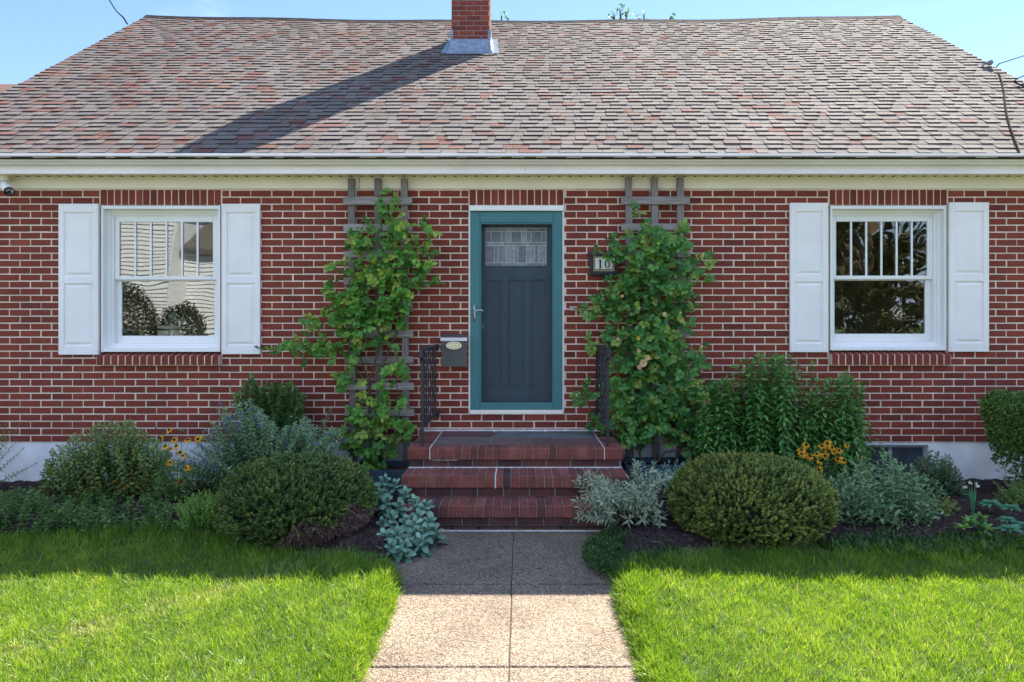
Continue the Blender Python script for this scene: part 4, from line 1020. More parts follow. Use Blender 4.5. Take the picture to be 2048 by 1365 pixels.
# ---- climbing roses
def rose(name, blobs, stems, root, m, density, Ya=6.22, Yb=6.47):
    lm = LM(True); C = []
    for (px, py, rx, ry) in blobs:
        n = max(3, int(density*rx*ry/100))
        for _ in range(n):
            r_ = math.sqrt(R.random()); a_ = R.uniform(0, 6.283); Y = R.uniform(Ya, Yb)
            C.append(np.array(W(px + rx*r_*math.cos(a_), py + ry*r_*math.sin(a_), Y)))
    C = np.array(C); n = len(C)
    ax = unit(np.stack([R.normal(0,1,n), -np.abs(R.normal(.5,.35,n)), R.normal(.1,.7,n)], 1))
    nr = unit(np.stack([R.normal(0,.35,n), -np.abs(R.normal(.7,.3,n)), np.abs(R.normal(.7,.35,n))], 1))
    sd_ = unit(np.cross(ax, nr)); rl = R.uniform(.06,.10,n)
    clump = .44 + .20*hnoise(C[:,0]*4, C[:,2]*4, 4) + R.normal(0,.12,n)
    young = R.random(n) < .15
    for k_, sg, dr in ((.35,1,.6),(.35,-1,.6),(.75,1,.75),(.75,-1,.75),(1.,0,1.)):
        P = C + ax*(rl*k_)[:,None]; D = ax*dr + sd_*sg*1.0 + R.normal(0,.12,(n,3))
        lm.add(P, D, nr + R.normal(0,.22,(n,3)), R.uniform(.042,.064,n), R.uniform(.032,.046,n), np.clip(np.where(young, .93+R.uniform(0,.06,n), clump) + R.normal(0,.07,n), 0, 1), curl=.22, fold=.12, blunt=.95)
    lm.build('foliage', m, root)
    st = MB()
    for pts in stems:
        q = [W(px, py, Y) for px, py, Y in pts]; st.tube(q, [.011 - .007*i/max(1,len(q)-1) for i in range(len(q))], 6)
    for _ in range(int(n*.12)):                       # thin twigs through the leaves
        c = C[R.integers(n)]; e = c + R.normal(0,.05,3)*np.array([1,.3,1]); st.tube([c, (c+e)/2+R.normal(0,.01,3), e], .0022, 4, cap=False)
    st.build('stem', M_stem, root, smooth=True)
def rose_bloom(root, px, py, Y, r, tone):
    c = np.array(W(px, py, Y)); lm = LM()
    for ring, (nn_, rr, op) in enumerate(((6, 1.0, 1.1), (6, .85, .7), (5, .6, .35))):
        for i in range(nn_):
            a_ = 2*math.pi*i/nn_ + ring*.5 + R.normal(0,.12); d = np.array([math.cos(a_)*op, -.55, math.sin(a_)*op + .15])
            lm.add([c + np.array([0,-.004*ring,0])], [d], [np.array([-math.cos(a_)*.6, -1, -math.sin(a_)*.6])], r*rr*R.uniform(.9,1.1), r*rr*1.15, tone + R.normal(0,.09) - .07*ring, curl=-.25, fold=.18, blunt=1.05)
    lm.build('flower', M_rosef, root)
LB = [(755,400,8,22),(775,425,20,20),(735,452,30,10),(712,482,26,14),(715,500,26,12),(790,468,34,20),(852,470,12,20),(845,500,14,16),(800,505,36,22),(830,540,30,16),(775,525,45,22),(735,555,50,26),(690,528,22,10),(665,572,20,12),(790,565,48,24),(848,560,18,12),(720,600,52,26),(800,602,40,24),(690,590,30,18),(770,640,42,18),(692,640,42,24),(648,648,24,14),(735,628,40,18),(700,678,36,18),(630,690,30,14),(580,690,34,9),(660,700,36,14),(605,718,22,8),(545,702,18,7),(770,678,28,10),(715,700,24,8),
      (700,762,20,13),(692,745,12,10),(790,748,18,18),(770,770,22,10),(728,790,14,14),(735,830,38,20),(790,800,16,14),(720,868,44,22),(780,850,38,26),(740,900,46,26),(690,850,16,14),(815,862,18,18),(755,940,30,16)]
rl_ = thing('climbing_rose', tuple(W(755, 960, 6.35)), 'climbing rose with bare lower canes sprawling left from its trellis', 'climbing rose')
rose('rose', LB, [[(748,960,6.3),(742,860,6.35),(740,760,6.4),(760,690,6.42),(770,600,6.42),(765,480,6.43),(757,390,6.44)],
                  [(742,960,6.3),(738,830,6.36),(738,760,6.38),(715,700,6.4),(690,640,6.4),(700,560,6.42)],
                  [(750,960,6.3),(760,860,6.34),(735,770,6.38),(690,705,6.36),(620,695,6.33),(525,706,6.3)],
                  [(735,780,6.38),(770,720,6.4),(800,650,6.4),(835,560,6.38),(852,470,6.36)],
                  [(752,960,6.28),(790,880,6.3),(800,820,6.33),(790,740,6.38)]], rl_, M_rose, 2.5)
rose_bloom(rl_, 690, 518, 6.24, .02, .7)
RB = [(1282,432,8,10),(1300,468,36,14),(1345,472,30,14),(1355,490,26,14),(1310,490,46,18),(1232,478,22,7),(1222,505,22,6),(1200,512,16,6),(1250,508,28,12),(1265,530,30,18),(1340,522,52,16),(1398,520,12,8),(1395,540,18,14),(1290,560,46,24),(1340,575,42,22),(1250,580,28,18),(1205,580,14,12),(1195,630,22,16),(1215,610,20,14),(1262,620,46,28),(1330,625,38,28),(1290,670,56,28),(1378,612,18,12),(1225,672,26,12),(1365,660,12,12),(1280,720,58,34),(1345,730,38,34),(1392,720,16,14),(1385,700,14,10),(1180,690,16,8),(1262,780,48,36),(1330,785,58,36),(1395,775,24,20),(1183,782,20,8),(1165,790,12,6),(1280,835,56,34),(1345,840,56,34),(1415,830,30,32),(1228,855,36,14),(1190,848,20,10),(1245,880,22,9),(1290,872,40,16),(1375,880,40,18),(1420,880,26,18),(1400,905,18,9),(1255,820,34,24),(1310,690,40,24)]
rr_ = thing('climbing_rose', tuple(W(1310, 960, 6.35)), 'dense climbing rose with peach and yellow blooms right of the door', 'climbing rose')
rose('rose', RB, [[(1312,960,6.3),(1308,860,6.36),(1300,760,6.4),(1305,620,6.42),(1300,500,6.43),(1283,430,6.44)],
                  [(1290,960,6.3),(1270,860,6.36),(1255,760,6.4),(1235,640,6.4),(1205,585,6.38)],
                  [(1345,960,6.3),(1355,900,6.33),(1370,840,6.36),(1400,780,6.36),(1395,700,6.36)],
                  [(1300,940,6.3),(1330,905,6.28),(1370,900,6.26),(1420,895,6.26)],
                  [(1260,540,6.38),(1235,515,6.34),(1200,508,6.3),(1185,512,6.28)],
                  [(1250,880,6.3),(1210,855,6.25),(1160,790,6.3)]], rr_, M_rosed, 3.3, 6.20, 6.46)
for q in ((1286,727,.045,.62),(1294,716,.035,.72),(1278,735,.03,.3),(1277,702,.026,.6),(1276,677,.024,1.0),(1235,679,.022,.35),(1328,629,.024,.75),(1360,626,.014,.7),(1244,593,.016,.7),(1402,693,.02,.4),(1405,804,.034,.05),(1416,802,.03,.1),(1195,578,.018,.8),(1405,512,.016,.7)):
    rose_bloom(rr_, q[0], q[1], 6.17, q[2], q[3])

# ---- clipped yew mounds
def yew(cx, cy, rx, ry, zb, zt, m, label, n, skirt):
    t_ = thing('yew_bush', (cx, cy, 0), label, 'bush', 'clipped yew mounds flanking the steps')
    lm = LM(); hz_ = (zt-zb)
    def surf(u, ph):                                  # clipped mound, widest a little below half height
        r_ = np.where(u > .42, np.clip(1-(np.abs(u-.42)/.58)**2.5, 0, 1)**.5, 1-.34*(np.abs(.42-u)/.42)**1.7)
        return r_*(1 + .04*hnoise(np.cos(ph)*2+cx, np.sin(ph)*2+u*3, 6) + .022*hnoise(np.cos(ph)*9, u*9+np.sin(ph)*9, 2))
    def bare(ph, lo=skirt[0], hi=skirt[1], top=skirt[3]):   # height below which the clipped face is bare brown twigs
        mid, hw_ = (lo+hi)/2, (hi-lo)/2
        return top*np.clip(1-((ph-mid)/hw_)**2, 0, 1)**.5*(.8+.2*np.sin(ph*9))
    # short sprigs, one every few centimetres over the shell
    u = 1-(1-R.random(n))**.85; ph = R.uniform(-np.pi, np.pi, n)
    nt_ = int(n*.55); q2 = R.random(nt_); u = np.concatenate([u, .42+.58*np.clip(1-q2,0,1)**.4]); ph = np.concatenate([ph, R.uniform(-np.pi,np.pi,nt_)])   # even cover over the flat top
    keep = u > bare(ph); u, ph = u[keep], ph[keep]; n = len(u); r_ = surf(u, ph)
    shell = R.normal(1.0, .022, n)
    P = np.stack([cx + rx*r_*np.cos(ph)*shell, cy + ry*r_*np.sin(ph)*shell, zb + hz_*u*np.where(u>.6, shell, 1)], 1)
    out = unit(np.stack([np.cos(ph)*np.clip(1.15-u,.15,1), np.sin(ph)*np.clip(1.15-u,.15,1), np.clip((u-.3)*1.2,-.15,1)], 1))
    ax = unit(out + np.array([0,0,.30]) + R.normal(0,.28,(n,3)))
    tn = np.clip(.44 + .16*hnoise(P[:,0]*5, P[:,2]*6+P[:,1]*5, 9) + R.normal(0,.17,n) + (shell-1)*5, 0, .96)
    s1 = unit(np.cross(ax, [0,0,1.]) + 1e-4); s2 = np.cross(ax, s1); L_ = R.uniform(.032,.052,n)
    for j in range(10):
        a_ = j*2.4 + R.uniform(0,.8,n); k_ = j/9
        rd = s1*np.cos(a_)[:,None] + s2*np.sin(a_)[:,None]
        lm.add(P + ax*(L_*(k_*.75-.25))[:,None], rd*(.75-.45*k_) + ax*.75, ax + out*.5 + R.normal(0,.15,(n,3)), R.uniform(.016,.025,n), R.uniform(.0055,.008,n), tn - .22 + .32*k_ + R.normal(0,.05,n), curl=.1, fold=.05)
    ns = 90; u2, p2 = R.uniform(.3,1,ns), R.uniform(-np.pi,np.pi,ns); r2 = surf(u2, p2)   # a few stray shoots
    Q = np.stack([cx+rx*r2*np.cos(p2), cy+ry*r2*np.sin(p2), zb+hz_*u2], 1); dq = unit(np.stack([np.cos(p2)*(1.1-u2), np.sin(p2)*(1.1-u2), u2*.6+.2], 1)+R.normal(0,.3,(ns,3)))
    for j in range(9): lm.add(Q+dq*(.008*j), dq+rnd_unit(ns)*.8, dq+rnd_unit(ns)*.5, .02, .006, .6+.03*j, curl=.1)
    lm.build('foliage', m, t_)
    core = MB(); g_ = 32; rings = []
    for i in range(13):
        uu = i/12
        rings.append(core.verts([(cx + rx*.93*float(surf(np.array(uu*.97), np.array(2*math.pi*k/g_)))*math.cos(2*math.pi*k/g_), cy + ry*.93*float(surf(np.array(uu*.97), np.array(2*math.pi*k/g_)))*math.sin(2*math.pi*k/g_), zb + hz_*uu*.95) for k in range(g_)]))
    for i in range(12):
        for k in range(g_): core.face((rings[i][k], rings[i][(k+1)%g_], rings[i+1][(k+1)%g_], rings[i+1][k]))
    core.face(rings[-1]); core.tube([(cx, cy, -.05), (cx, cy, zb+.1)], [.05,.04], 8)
    core.build('dark_core', mat('yew_interior', (.012,.014,.008), rough=.95, var=.4, vscale=30), t_)  # near-black body added to block the view through the needles
    ns = skirt[2]; a_ = R.uniform(skirt[0], skirt[1], ns); uu = R.random(ns)*(bare(a_)+.03)
    rr = surf(uu, a_)*R.uniform(.93,1.01,ns)
    P = np.stack([cx + rx*rr*np.cos(a_), cy + ry*rr*np.sin(a_), zb + hz_*uu], 1)
    d = np.stack([np.cos(a_), np.sin(a_), R.normal(-.1,.5,ns)], 1) + R.normal(0,.45,(ns,3))
    lm = LM(); lm.add(P, d, rnd_unit(ns), R.uniform(.025,.06,ns), R.uniform(.002,.0045,ns), R.uniform(0,1,ns)); lm.build('dead_twigs', M_twig, t_)
yew(wx(603, 5.0), 4.93, .52, .52, -.01, .535, M_yew, 'dark green clipped yew mound left of the steps with brown bare right base', 4800, (-1.6, .5, 7500, .56))
yew(wx(1493, 5.0), 4.93, .545, .53, -.01, .54, M_yew2, 'clipped yew mound right of the steps, coloured lighter for its sunlit parts', 4800, (-2.75, -.35, 2600, .13))

# ---- sages by the steps
sg = thing('sage_plant', (-.85, 4.95, 0), 'blue green sage with broad oval leaves spilling over the left of the walk', 'plant')
lm = LM(True); st = MB()
SP = [(790,968,5.35),(812,985,5.2),(800,1010,5.05),(770,960,5.4),(775,1000,5.1),(830,1002,4.95),(838,1030,4.85),(812,1040,4.8),(785,1035,4.85),(860,1040,4.8),(850,1060,4.7),(868,1058,4.75),(822,1068,4.6),(795,1066,4.6),(770,1070,4.65),(840,1080,4.55),(812,1090,4.5),(782,1092,4.5),(762,1090,4.6),(765,1045,4.85),(850,1010,4.9),(800,1100,4.45),(830,1045,4.7),(760,985,5.2)]
for px, py, Y in SP:
    c = np.array(W(px, py, Y)); ax = np.array([R.normal(0,.25), -.35, 1.0]); ax /= np.linalg.norm(ax)
    st.tube([c - ax*.16 + np.array([-.03,.06,0]), c - ax*.06, c + ax*.01], [.006,.005,.004], 5)
    u = unit(np.cross(ax, [0,1.,0])); v = np.cross(ax, u)
    for i in range(12):
        a_ = i*2.399 + R.normal(0,.2); k_ = i/11; rd = u*math.cos(a_) + v*math.sin(a_)
        lm.add([c - ax*.055*(1-k_)], [rd*(1.1-.75*k_) + ax*(.12+.75*k_) - np.array([0,0,.30*(1-k_)])], [ax + R.normal(0,.15,3)], R.uniform(.07,.095)*(1-.4*k_), R.uniform(.042,.054)*(1-.4*k_), .42+.25*k_+R.normal(0,.14), curl=.25, fold=.1, blunt=1.15)
    for i in range(7):
        a_ = R.uniform(0,6.28); rd = u*math.cos(a_) + v*math.sin(a_)
        lm.add([c - ax*R.uniform(.06,.13)], [rd + np.array([0,-.2,-.5])], [np.array([rd[0],rd[1]-.4,.8])], R.uniform(.06,.09), R.uniform(.034,.044), .22+R.normal(0,.14), curl=.3, fold=.1, blunt=1.0)
lm.build('foliage', M_sage, sg); st.build('stem', M_gstem, sg)
sv = thing('silver_sage', (.75, 5.0, 0), 'silvery narrow leaved sage bush leaning over the right of the steps', 'plant')
bases, tips = [], []
for _ in range(135):
    px = R.uniform(1150, 1335); top = np.interp(px, [1145,1180,1210,1250,1270,1300,1335], [968,940,955,968,925,945,940]); Y = R.uniform(4.75, 5.45)
    py = top + R.random()**1.3*115
    if px < 1200 and py > 1040: py = 1030
    t_ = np.array(W(px, py, Y)); tips.append(t_); bases.append(np.array([.85+R.normal(0,.10), 5.12+R.normal(0,.1), .0]))
stem_plant(sv, bases, tips, M_lav, .078, .0165, per_m=42, k0=.52, droop=.1, up=.65, pairs=True, tone=(.48,.2), lift=.06, m_stem=M_stem, spread=.75, lowyellow=0, curl=.2)
st2 = thing('artemisia_plant', (1.25, 5.75, 0), 'pale blue grey feathery plant between silver sage and right yew mound', 'plant')
bases, tips = [], []
for _ in range(40):
    px = R.uniform(1285, 1395); py = R.uniform(925, 965); Y = R.uniform(5.5, 5.85)
    tips.append(np.array(W(px, py, Y))); bases.append(np.array([1.2+R.normal(0,.08), 5.75, .03]))
stem_plant(st2, bases, tips, M_sage, .06, .009, per_m=60, k0=.4, droop=.0, up=.7, tone=(.6,.15), spread=.6)

# ---- left bed
lb1 = thing('blue_mist_shrub', (wx(530, 6.0), 6.0, 0), 'grey green blue mist shrub with blue flower tips behind the left yew', 'shrub', 'blue flowered mist shrubs in the beds')
tips = profile_tips(310, [340,385,420,450,500,560,610,640,690], [935,895,850,815,795,860,835,860,850], 5.6, 6.3, .8) + [np.array(W(p_[0], p_[1], 6.15)) for p_ in ((440,800),(470,798),(460,775),(480,830),(535,790),(595,800),(580,835),(660,820),(655,830),(435,820),(500,845),(610,845))]
tips = [t_ for t_ in tips if t_[2] > .1]
bases = [np.array([wx(535,6.0)+(t_[0]-wx(535,6.0))*.35+R.normal(0,.06), 6.05+R.normal(0,.08), .02]) for t_ in tips]
stem_plant(lb1, bases, tips, M_cary, .044, .016, per_m=46, k0=.3, droop=.05, up=.5, tone=(.52,.2), fl=(M_blue, .32, .011, 10), lift=.05)
lb2 = thing('dark_green_shrub', (wx(545, 6.35), 6.35, 0), 'bushy dark green shrub standing above the blue flowers below the left window', 'shrub')
tips = profile_tips(200, [470,490,505,520,540,560,580,600,612], [790,770,748,775,760,770,760,785,790], 6.2, 6.5, .7)
bases = [np.array([wx(545,6.35)+R.normal(0,.08), 6.38+R.normal(0,.04), .05]) for t_ in tips]
stem_plant(lb2, bases, tips, M_dkshrub, .046, .024, per_m=54, k0=.45, droop=.0, up=.6, tone=(.45,.22), m_stem=M_stem)
lb3 = thing('blue_mist_shrub', (wx(205, 5.9), 5.9, 0), 'loose green shrub with yellowing lower leaves beside the bare pale foundation at left', 'shrub', 'blue flowered mist shrubs in the beds')
tips = profile_tips(330, [82,110,150,205,260,300,330,350], [925,895,870,842,842,870,885,925], 5.6, 6.35, 1.0, 1.3)
tips = [t_ for t_ in tips if t_[2] > .05]
bases = [np.array([wx(215,5.9)+(t_[0]-wx(215,5.9))*.5+R.normal(0,.08), 5.95+R.normal(0,.12), .02]) for t_ in tips]
stem_plant(lb3, bases, tips, M_caryb, .042, .0195, per_m=40, k0=.12, droop=.08, up=.4, tone=(.48,.22), fl=(M_blue, .08, .009, 6), lowyellow=.28, lift=.04, m_stem=M_stem)
def rudbeckia(root, px, py, Y, r, dark=False):
    c = np.array(W(px, py, Y)); n_ = 11; f_ = unit(np.array([[R.normal(0,.35), -.8, .55+R.normal(0,.25)]]))[0]
    u = unit(np.cross(f_, [0,0,1.])); v = np.cross(u, f_); b = MB(); V = []
    if not dark:
        for i in range(n_):
            a_ = 2*math.pi*i/n_ + R.normal(0,.1); d = u*math.cos(a_) + v*math.sin(a_) - f_*.25; s_ = np.cross(d, f_); L_ = r*R.uniform(.85,1.1)
            b.tone = float(R.random()); q = b.verts([c+d*L_*.15-s_*r*.06, c+d*L_*.15+s_*r*.06, c+d*L_*.65+s_*r*.135, c+d*L_-f_*r*.16, c+d*L_*.65-s_*r*.135]); b.face(q)
    b.mi = 1; b.lathe(c - f_*.002, [(r*.30,0),(r*.30,r*.12),(r*.2,r*.3),(r*.05,r*.36)], 9, f_)
    b.build('flower', [M_petal, M_cone], root)
    return c
def rud_plant(label, pts, Y, basepx, grp):
    Yb_ = Y + .05; t_ = thing('black_eyed_susan', (wx(basepx, Yb_), Yb_, 0), label, 'flower plant', grp)
    cs = [rudbeckia(t_, px, py, Y + R.uniform(-.12,.12), .037*sz, dk) for px, py, sz, dk in pts]
    bases = [np.array([wx(basepx,Yb_)+(c[0]-wx(basepx,Yb_))*.5+R.normal(0,.03), Yb_+R.normal(0,.05), .03]) for c in cs]
    stem_plant(t_, bases, [c + np.array([0,.01,-.006]) for c in cs], M_dkshrub, .055, .018, per_m=22, k0=.05, droop=.1, up=.4, tone=(.5,.15), taper=.9)
rud_plant('black eyed susans, a few ragged blooms in the left bed', [(312,858,.5,True),(325,862,.7,True),(338,860,.9,False),(322,877,.9,False),(348,880,1,False),(352,893,1,False),(375,880,.9,False),(396,878,1,False),(330,893,.9,False),(360,905,1,False),(366,912,.8,False),(340,925,.9,False),(372,936,.9,False),(380,935,.7,False),(352,962,.9,False),(365,965,.8,False),(362,863,.5,True),(342,898,.7,False)], 5.6, 350, 'black eyed susans')
rud_plant('black eyed susans with a bright golden cluster behind the right yew mound', [(1612,890,1.15,False),(1603,900,1.1,False),(1624,903,.9,True),(1604,908,1.1,False),(1620,912,1.15,False),(1634,908,1,False),(1644,892,1.1,False),(1655,887,1.1,False),(1664,895,1.1,False),(1668,903,1,False),(1678,901,1,False),(1650,912,1.1,False),(1640,922,1.1,False),(1676,918,1,False),(1688,921,1.1,False),(1638,940,1.1,False),(1616,948,1,False),(1628,950,.9,False),(1656,905,1,False),(1694,891,.7,False),(1717,935,.7,False),(1726,917,.6,False)], 5.72, 1655, 'black eyed susans')
lb4 = thing('low_green_shrub', (wx(408, 4.95), 4.95, 0), 'small light green low shrub just left of the dark yew mound', 'shrub')
tips = profile_tips(210, [345,380,410,445,470], [1010,985,975,980,1000], 4.75, 5.2, .9, 1.0)
bases = [np.array([wx(410,5.0)+(t_[0]-wx(410,5.0))*.4, 5.0+R.normal(0,.05), .02]) for t_ in tips]
stem_plant(lb4, bases, tips, M_rose, .02, .013, per_m=90, k0=.2, droop=0, up=.5, tone=(.55,.2))
lb5 = thing('low_weeds', (wx(80, 5.0), 5.0, 0), 'dark low leafy weeds at the left end of the bed', 'plant')
tips = profile_tips(260, [-120,0,60,120,200,300,345], [985,975,975,990,1010,1030,1045], 4.75, 5.75, .9, 1.0)
tips = [t_ if t_[2] > .06 else np.array([t_[0], t_[1], .08+.1*R.random()]) for t_ in tips]
bases = [np.array([t_[0]+R.normal(0,.06), t_[1]+R.normal(0,.06), 0]) for t_ in tips]
stem_plant(lb5, bases, tips, M_weed, .042, .020, per_m=75, k0=.15, droop=.05, up=.4, tone=(.42,.22))
lb6 = thing('yellow_green_shrub', (-4.78, 5.9, 0), 'yellow green shrub just poking in at the left frame edge', 'shrub')
tips = [np.array([-4.80+R.normal(0,.16), 5.9+R.normal(0,.14), R.uniform(.25,.68)]) for _ in range(110)]
stem_plant(lb6, [np.array([-4.85, 5.9, 0.]) for _ in tips], tips, M_prim, .03, .012, per_m=60, k0=.3, tone=(.7,.2))

# ---- right bed
ph = thing('phlox_clump', (wx(1560, 6.25), 6.25, 0), 'tall bright green leafy phlox clump below the right window', 'plant')
bases, tips = [], []
for _ in range(190):
    px = R.uniform(1400, 1738)
    if 1637 < px < 1643: continue
    top = np.interp(px, [1400,1440,1470,1490,1530,1560,1590,1628,1641,1660,1690,1720,1740], [790,765,735,712,700,712,718,728,772,752,745,765,790])
    py = top + R.random()**1.7*135 + R.uniform(0,6); Y = R.uniform(6.0, 6.45)
    t_ = np.array(W(px, py, Y)); tips.append(t_)
    cxb = wx(1530, 6.2) if px < 1640 else wx(1665, 6.2); bases.append(np.array([cxb + (t_[0]-cxb)*.88 + R.normal(0,.02), Y, .02]))
stem_plant(ph, bases, tips, M_phlox, .084, .026, per_m=40, k0=.22, droop=.42, up=.35, tone=(.5,.18), tipboost=1.2, taper=.1, curl=.3)
c1 = thing('blue_mist_shrub', (wx(1745, 5.6), 5.6, 0), 'grey green shrub with paired pointed leaves in front of the basement window', 'shrub', 'blue flowered mist shrubs in the beds')
tips = profile_tips(210, [1640,1690,1715,1745,1765,1790,1830,1890], [975,935,910,930,895,920,935,970], 4.8, 5.75, 1.5, .7) + [np.array(W(p_[0], p_[1], 5.9)) for p_ in ((1715,870),(1713,890),(1720,905),(1762,868),(1765,900),(1800,930),(1758,885))]
tips = [t_ for t_ in tips if t_[2] > .06]
bases = [np.array([wx(1755,5.6)+(t_[0]-wx(1755,5.6))*.45+R.normal(0,.06), min(t_[1]+.05, 5.6)+R.normal(0,.05), .02]) for t_ in tips]
stem_plant(c1, bases, tips, M_cary, .064, .021, per_m=26, k0=.12, droop=.0, up=.5, tone=(.42,.2), lift=.05)
c2 = thing('spirea_shrub', (wx(1860, 6.0), 6.0, 0), 'dark leaved spirea with a few faded pink flower heads right of the basement window', 'shrub')
tips = profile_tips(230, [1800,1840,1865,1895,1915,1938], [935,915,900,910,935,985], 5.6, 6.15, 1.2, .9)
tips = [t_ for t_ in tips if t_[2] > .05]
bases = [np.array([wx(1865,6.0)+R.normal(0,.08), 6.0+R.normal(0,.08), .02]) for t_ in tips]
stem_plant(c2, bases, tips, M_spirea, .046, .019, per_m=46, k0=.2, tone=(.5,.2), m_stem=M_stem, fl=(M_pink, .10, .008, 14))
c3 = thing('golden_spirea', (wx(1890, 5.4), 5.4, 0), 'small olive yellow spirea mound in the right bed', 'shrub')
tips = profile_tips(90, [1845,1870,1900,1925], [1005,990,990,1010], 5.2, 5.5, .7, .9)
stem_plant(c3, [np.array([wx(1885,5.4)+R.normal(0,.06), 5.4, .02]) for _ in tips], tips, M_yew2, .022, .009, per_m=90, k0=.2, tone=(.6,.2))
# boxwood hedge
hg = thing('boxwood_hedge', (4.45, 5.75, 0), 'clipped boxwood hedge at the right edge with open leggy base', 'hedge')
lm = LM(); n = 11000; HX0, HX1, HY0, HY1, HZ0, HZ1 = 4.07, 5.4, 5.45, 6.12, .16, .92
f_ = R.choice(4, n, p=[.30,.40,.22,.08]); u, v = R.random(n), R.random(n); v = 1-(1-v)**.8
inset = np.where(R.random(n) < .7, R.uniform(-.01,.02,n), R.uniform(.02,.14,n))
P = np.zeros((n,3)); O = np.zeros((n,3))
for k_, (fx_, fy_, fz_, nn_) in enumerate(((lambda u,v: HX0 + (1-v)*.10 + 0*u, lambda u,v: HY0+(HY1-HY0)*u, lambda u,v: HZ0+(HZ1-HZ0)*v, (-1,0,.2)), (lambda u,v: HX0+(HX1-HX0)*u, lambda u,v: HY0+(1-v)*.05, lambda u,v: HZ0+(HZ1-HZ0)*v, (0,-1,.25)), (lambda u,v: HX0+(HX1-HX0)*u, lambda u,v: HY0+(HY1-HY0)*v, lambda u,v: HZ1+0*u, (0,-.2,1)), (lambda u,v: HX1+0*u, lambda u,v: HY0+(HY1-HY0)*u, lambda u,v: HZ0+(HZ1-HZ0)*v, (1,0,.2)))):
    mk = f_ == k_; P[mk] = np.stack([fx_(u[mk],v[mk]), fy_(u[mk],v[mk]), fz_(u[mk],v[mk])], 1); O[mk] = nn_
ctr = np.array([(HX0+HX1)/2, (HY0+HY1)/2, (HZ0+HZ1)/2]); 
rc_ = .09                                             # round the corners
for ax_, lo, hi in ((0,HX0,HX1),(1,HY0,HY1),(2,HZ0-1,HZ1)): pass
q = np.minimum.reduce([np.minimum(P[:,0]-HX0, HX1-P[:,0]) + np.minimum(P[:,1]-HY0, HY1-P[:,1]), np.minimum(P[:,0]-HX0, HX1-P[:,0]) + (HZ1-P[:,2]), np.minimum(P[:,1]-HY0, HY1-P[:,1]) + (HZ1-P[:,2])])
P = P + (ctr-P)*np.clip((rc_-q)/rc_, 0, 1)[:,None]*.10
P[:,0] += np.where(f_==0, .13*np.clip(.75-P[:,2],0,1)/.6, 0); P = P - unit(O)*inset[:,None] + R.normal(0,.008,(n,3)) + unit(O)*(.02*hnoise(P[:,0]*6, P[:,2]*6+P[:,1]*5, 3))[:,None]
lowsparse = (P[:,2] < .5) & (R.random(n) < np.clip((.62-P[:,2])/.42, 0, .85)); P = P[~lowsparse]; O = O[~lowsparse]; n = len(P)
for j in range(4):
    lm.add(P + R.normal(0,.009,(n,3)), unit(O) + R.normal(0,.75,(n,3)), O + R.normal(0,.5,(n,3)), R.uniform(.017,.027,n), R.uniform(.011,.016,n), np.clip(.5+.18*hnoise(P[:,0]*7,P[:,2]*7,5)+R.normal(0,.17,n),0,.95), curl=.15, blunt=1.0)
lm.build('foliage', M_box, hg)
st = MB()
for i in range(16):
    b0 = np.array([R.uniform(4.4,5.2), R.uniform(5.6,5.95), 0]); e0_ = np.array([b0[0]+R.normal(0,.15), R.uniform(5.45,6.1), R.uniform(.45,.85)]); st.tube([b0, (b0+e0_)/2+R.normal(0,.03,3), e0_], [.014,.011,.006], 6)
st.build('stem', M_stem, hg)
core = MB(); core.box(HX0+.16, HX1-.1, HY0+.14, HY1-.1, .42, HZ1-.12, bev=.06); core.build('dark_core', MATS['yew_interior'], hg)  # dark body added inside the hedge to fill it behind the leaves
tips = [np.array(W(R.uniform(1985,2048), R.uniform(955,1005), R.uniform(5.4,5.6))) for _ in range(26)]
hb = thing('boxwood_sucker', (4.1, 5.55, 0), 'loose low boxwood shoots under the clipped hedge at right', 'shrub')
stem_plant(hb, [np.array([4.15+R.normal(0,.05), 5.6, .02]) for _ in tips], tips, M_box, .024, .013, per_m=80, k0=.3, tone=(.6,.2), m_stem=M_stem)
pr = thing('primrose_clump', (wx(1955, 4.75), 4.75, 0), 'bright green leafy rosette clump at the front of the right bed', 'plant')
lm = LM(True)
for px, py in ((1925,1050),(1940,1040),(1955,1045),(1970,1052),(1945,1065),(1962,1070),(1985,1070),(1925,1072),(1975,1085),(1945,1085),(1998,1078),(1958,1030)):
    c = np.array(W(px, py, 4.75+R.normal(0,.05)))
    for i in range(13):
        a_ = R.uniform(0,6.28); rd = np.array([math.cos(a_), math.sin(a_), 0]); k_ = R.random()
        lm.add([c + np.array([0,0,-.03])], [rd*(1-.5*k_) + np.array([0,-.15,.45+.6*k_])], [np.array([-rd[0]*.5,-.4-rd[1]*.5,.9])], R.uniform(.045,.075), R.uniform(.02,.028), .5+R.normal(0,.2), curl=.35, fold=.15, blunt=1.05)
lm.build('foliage', M_prim, pr)
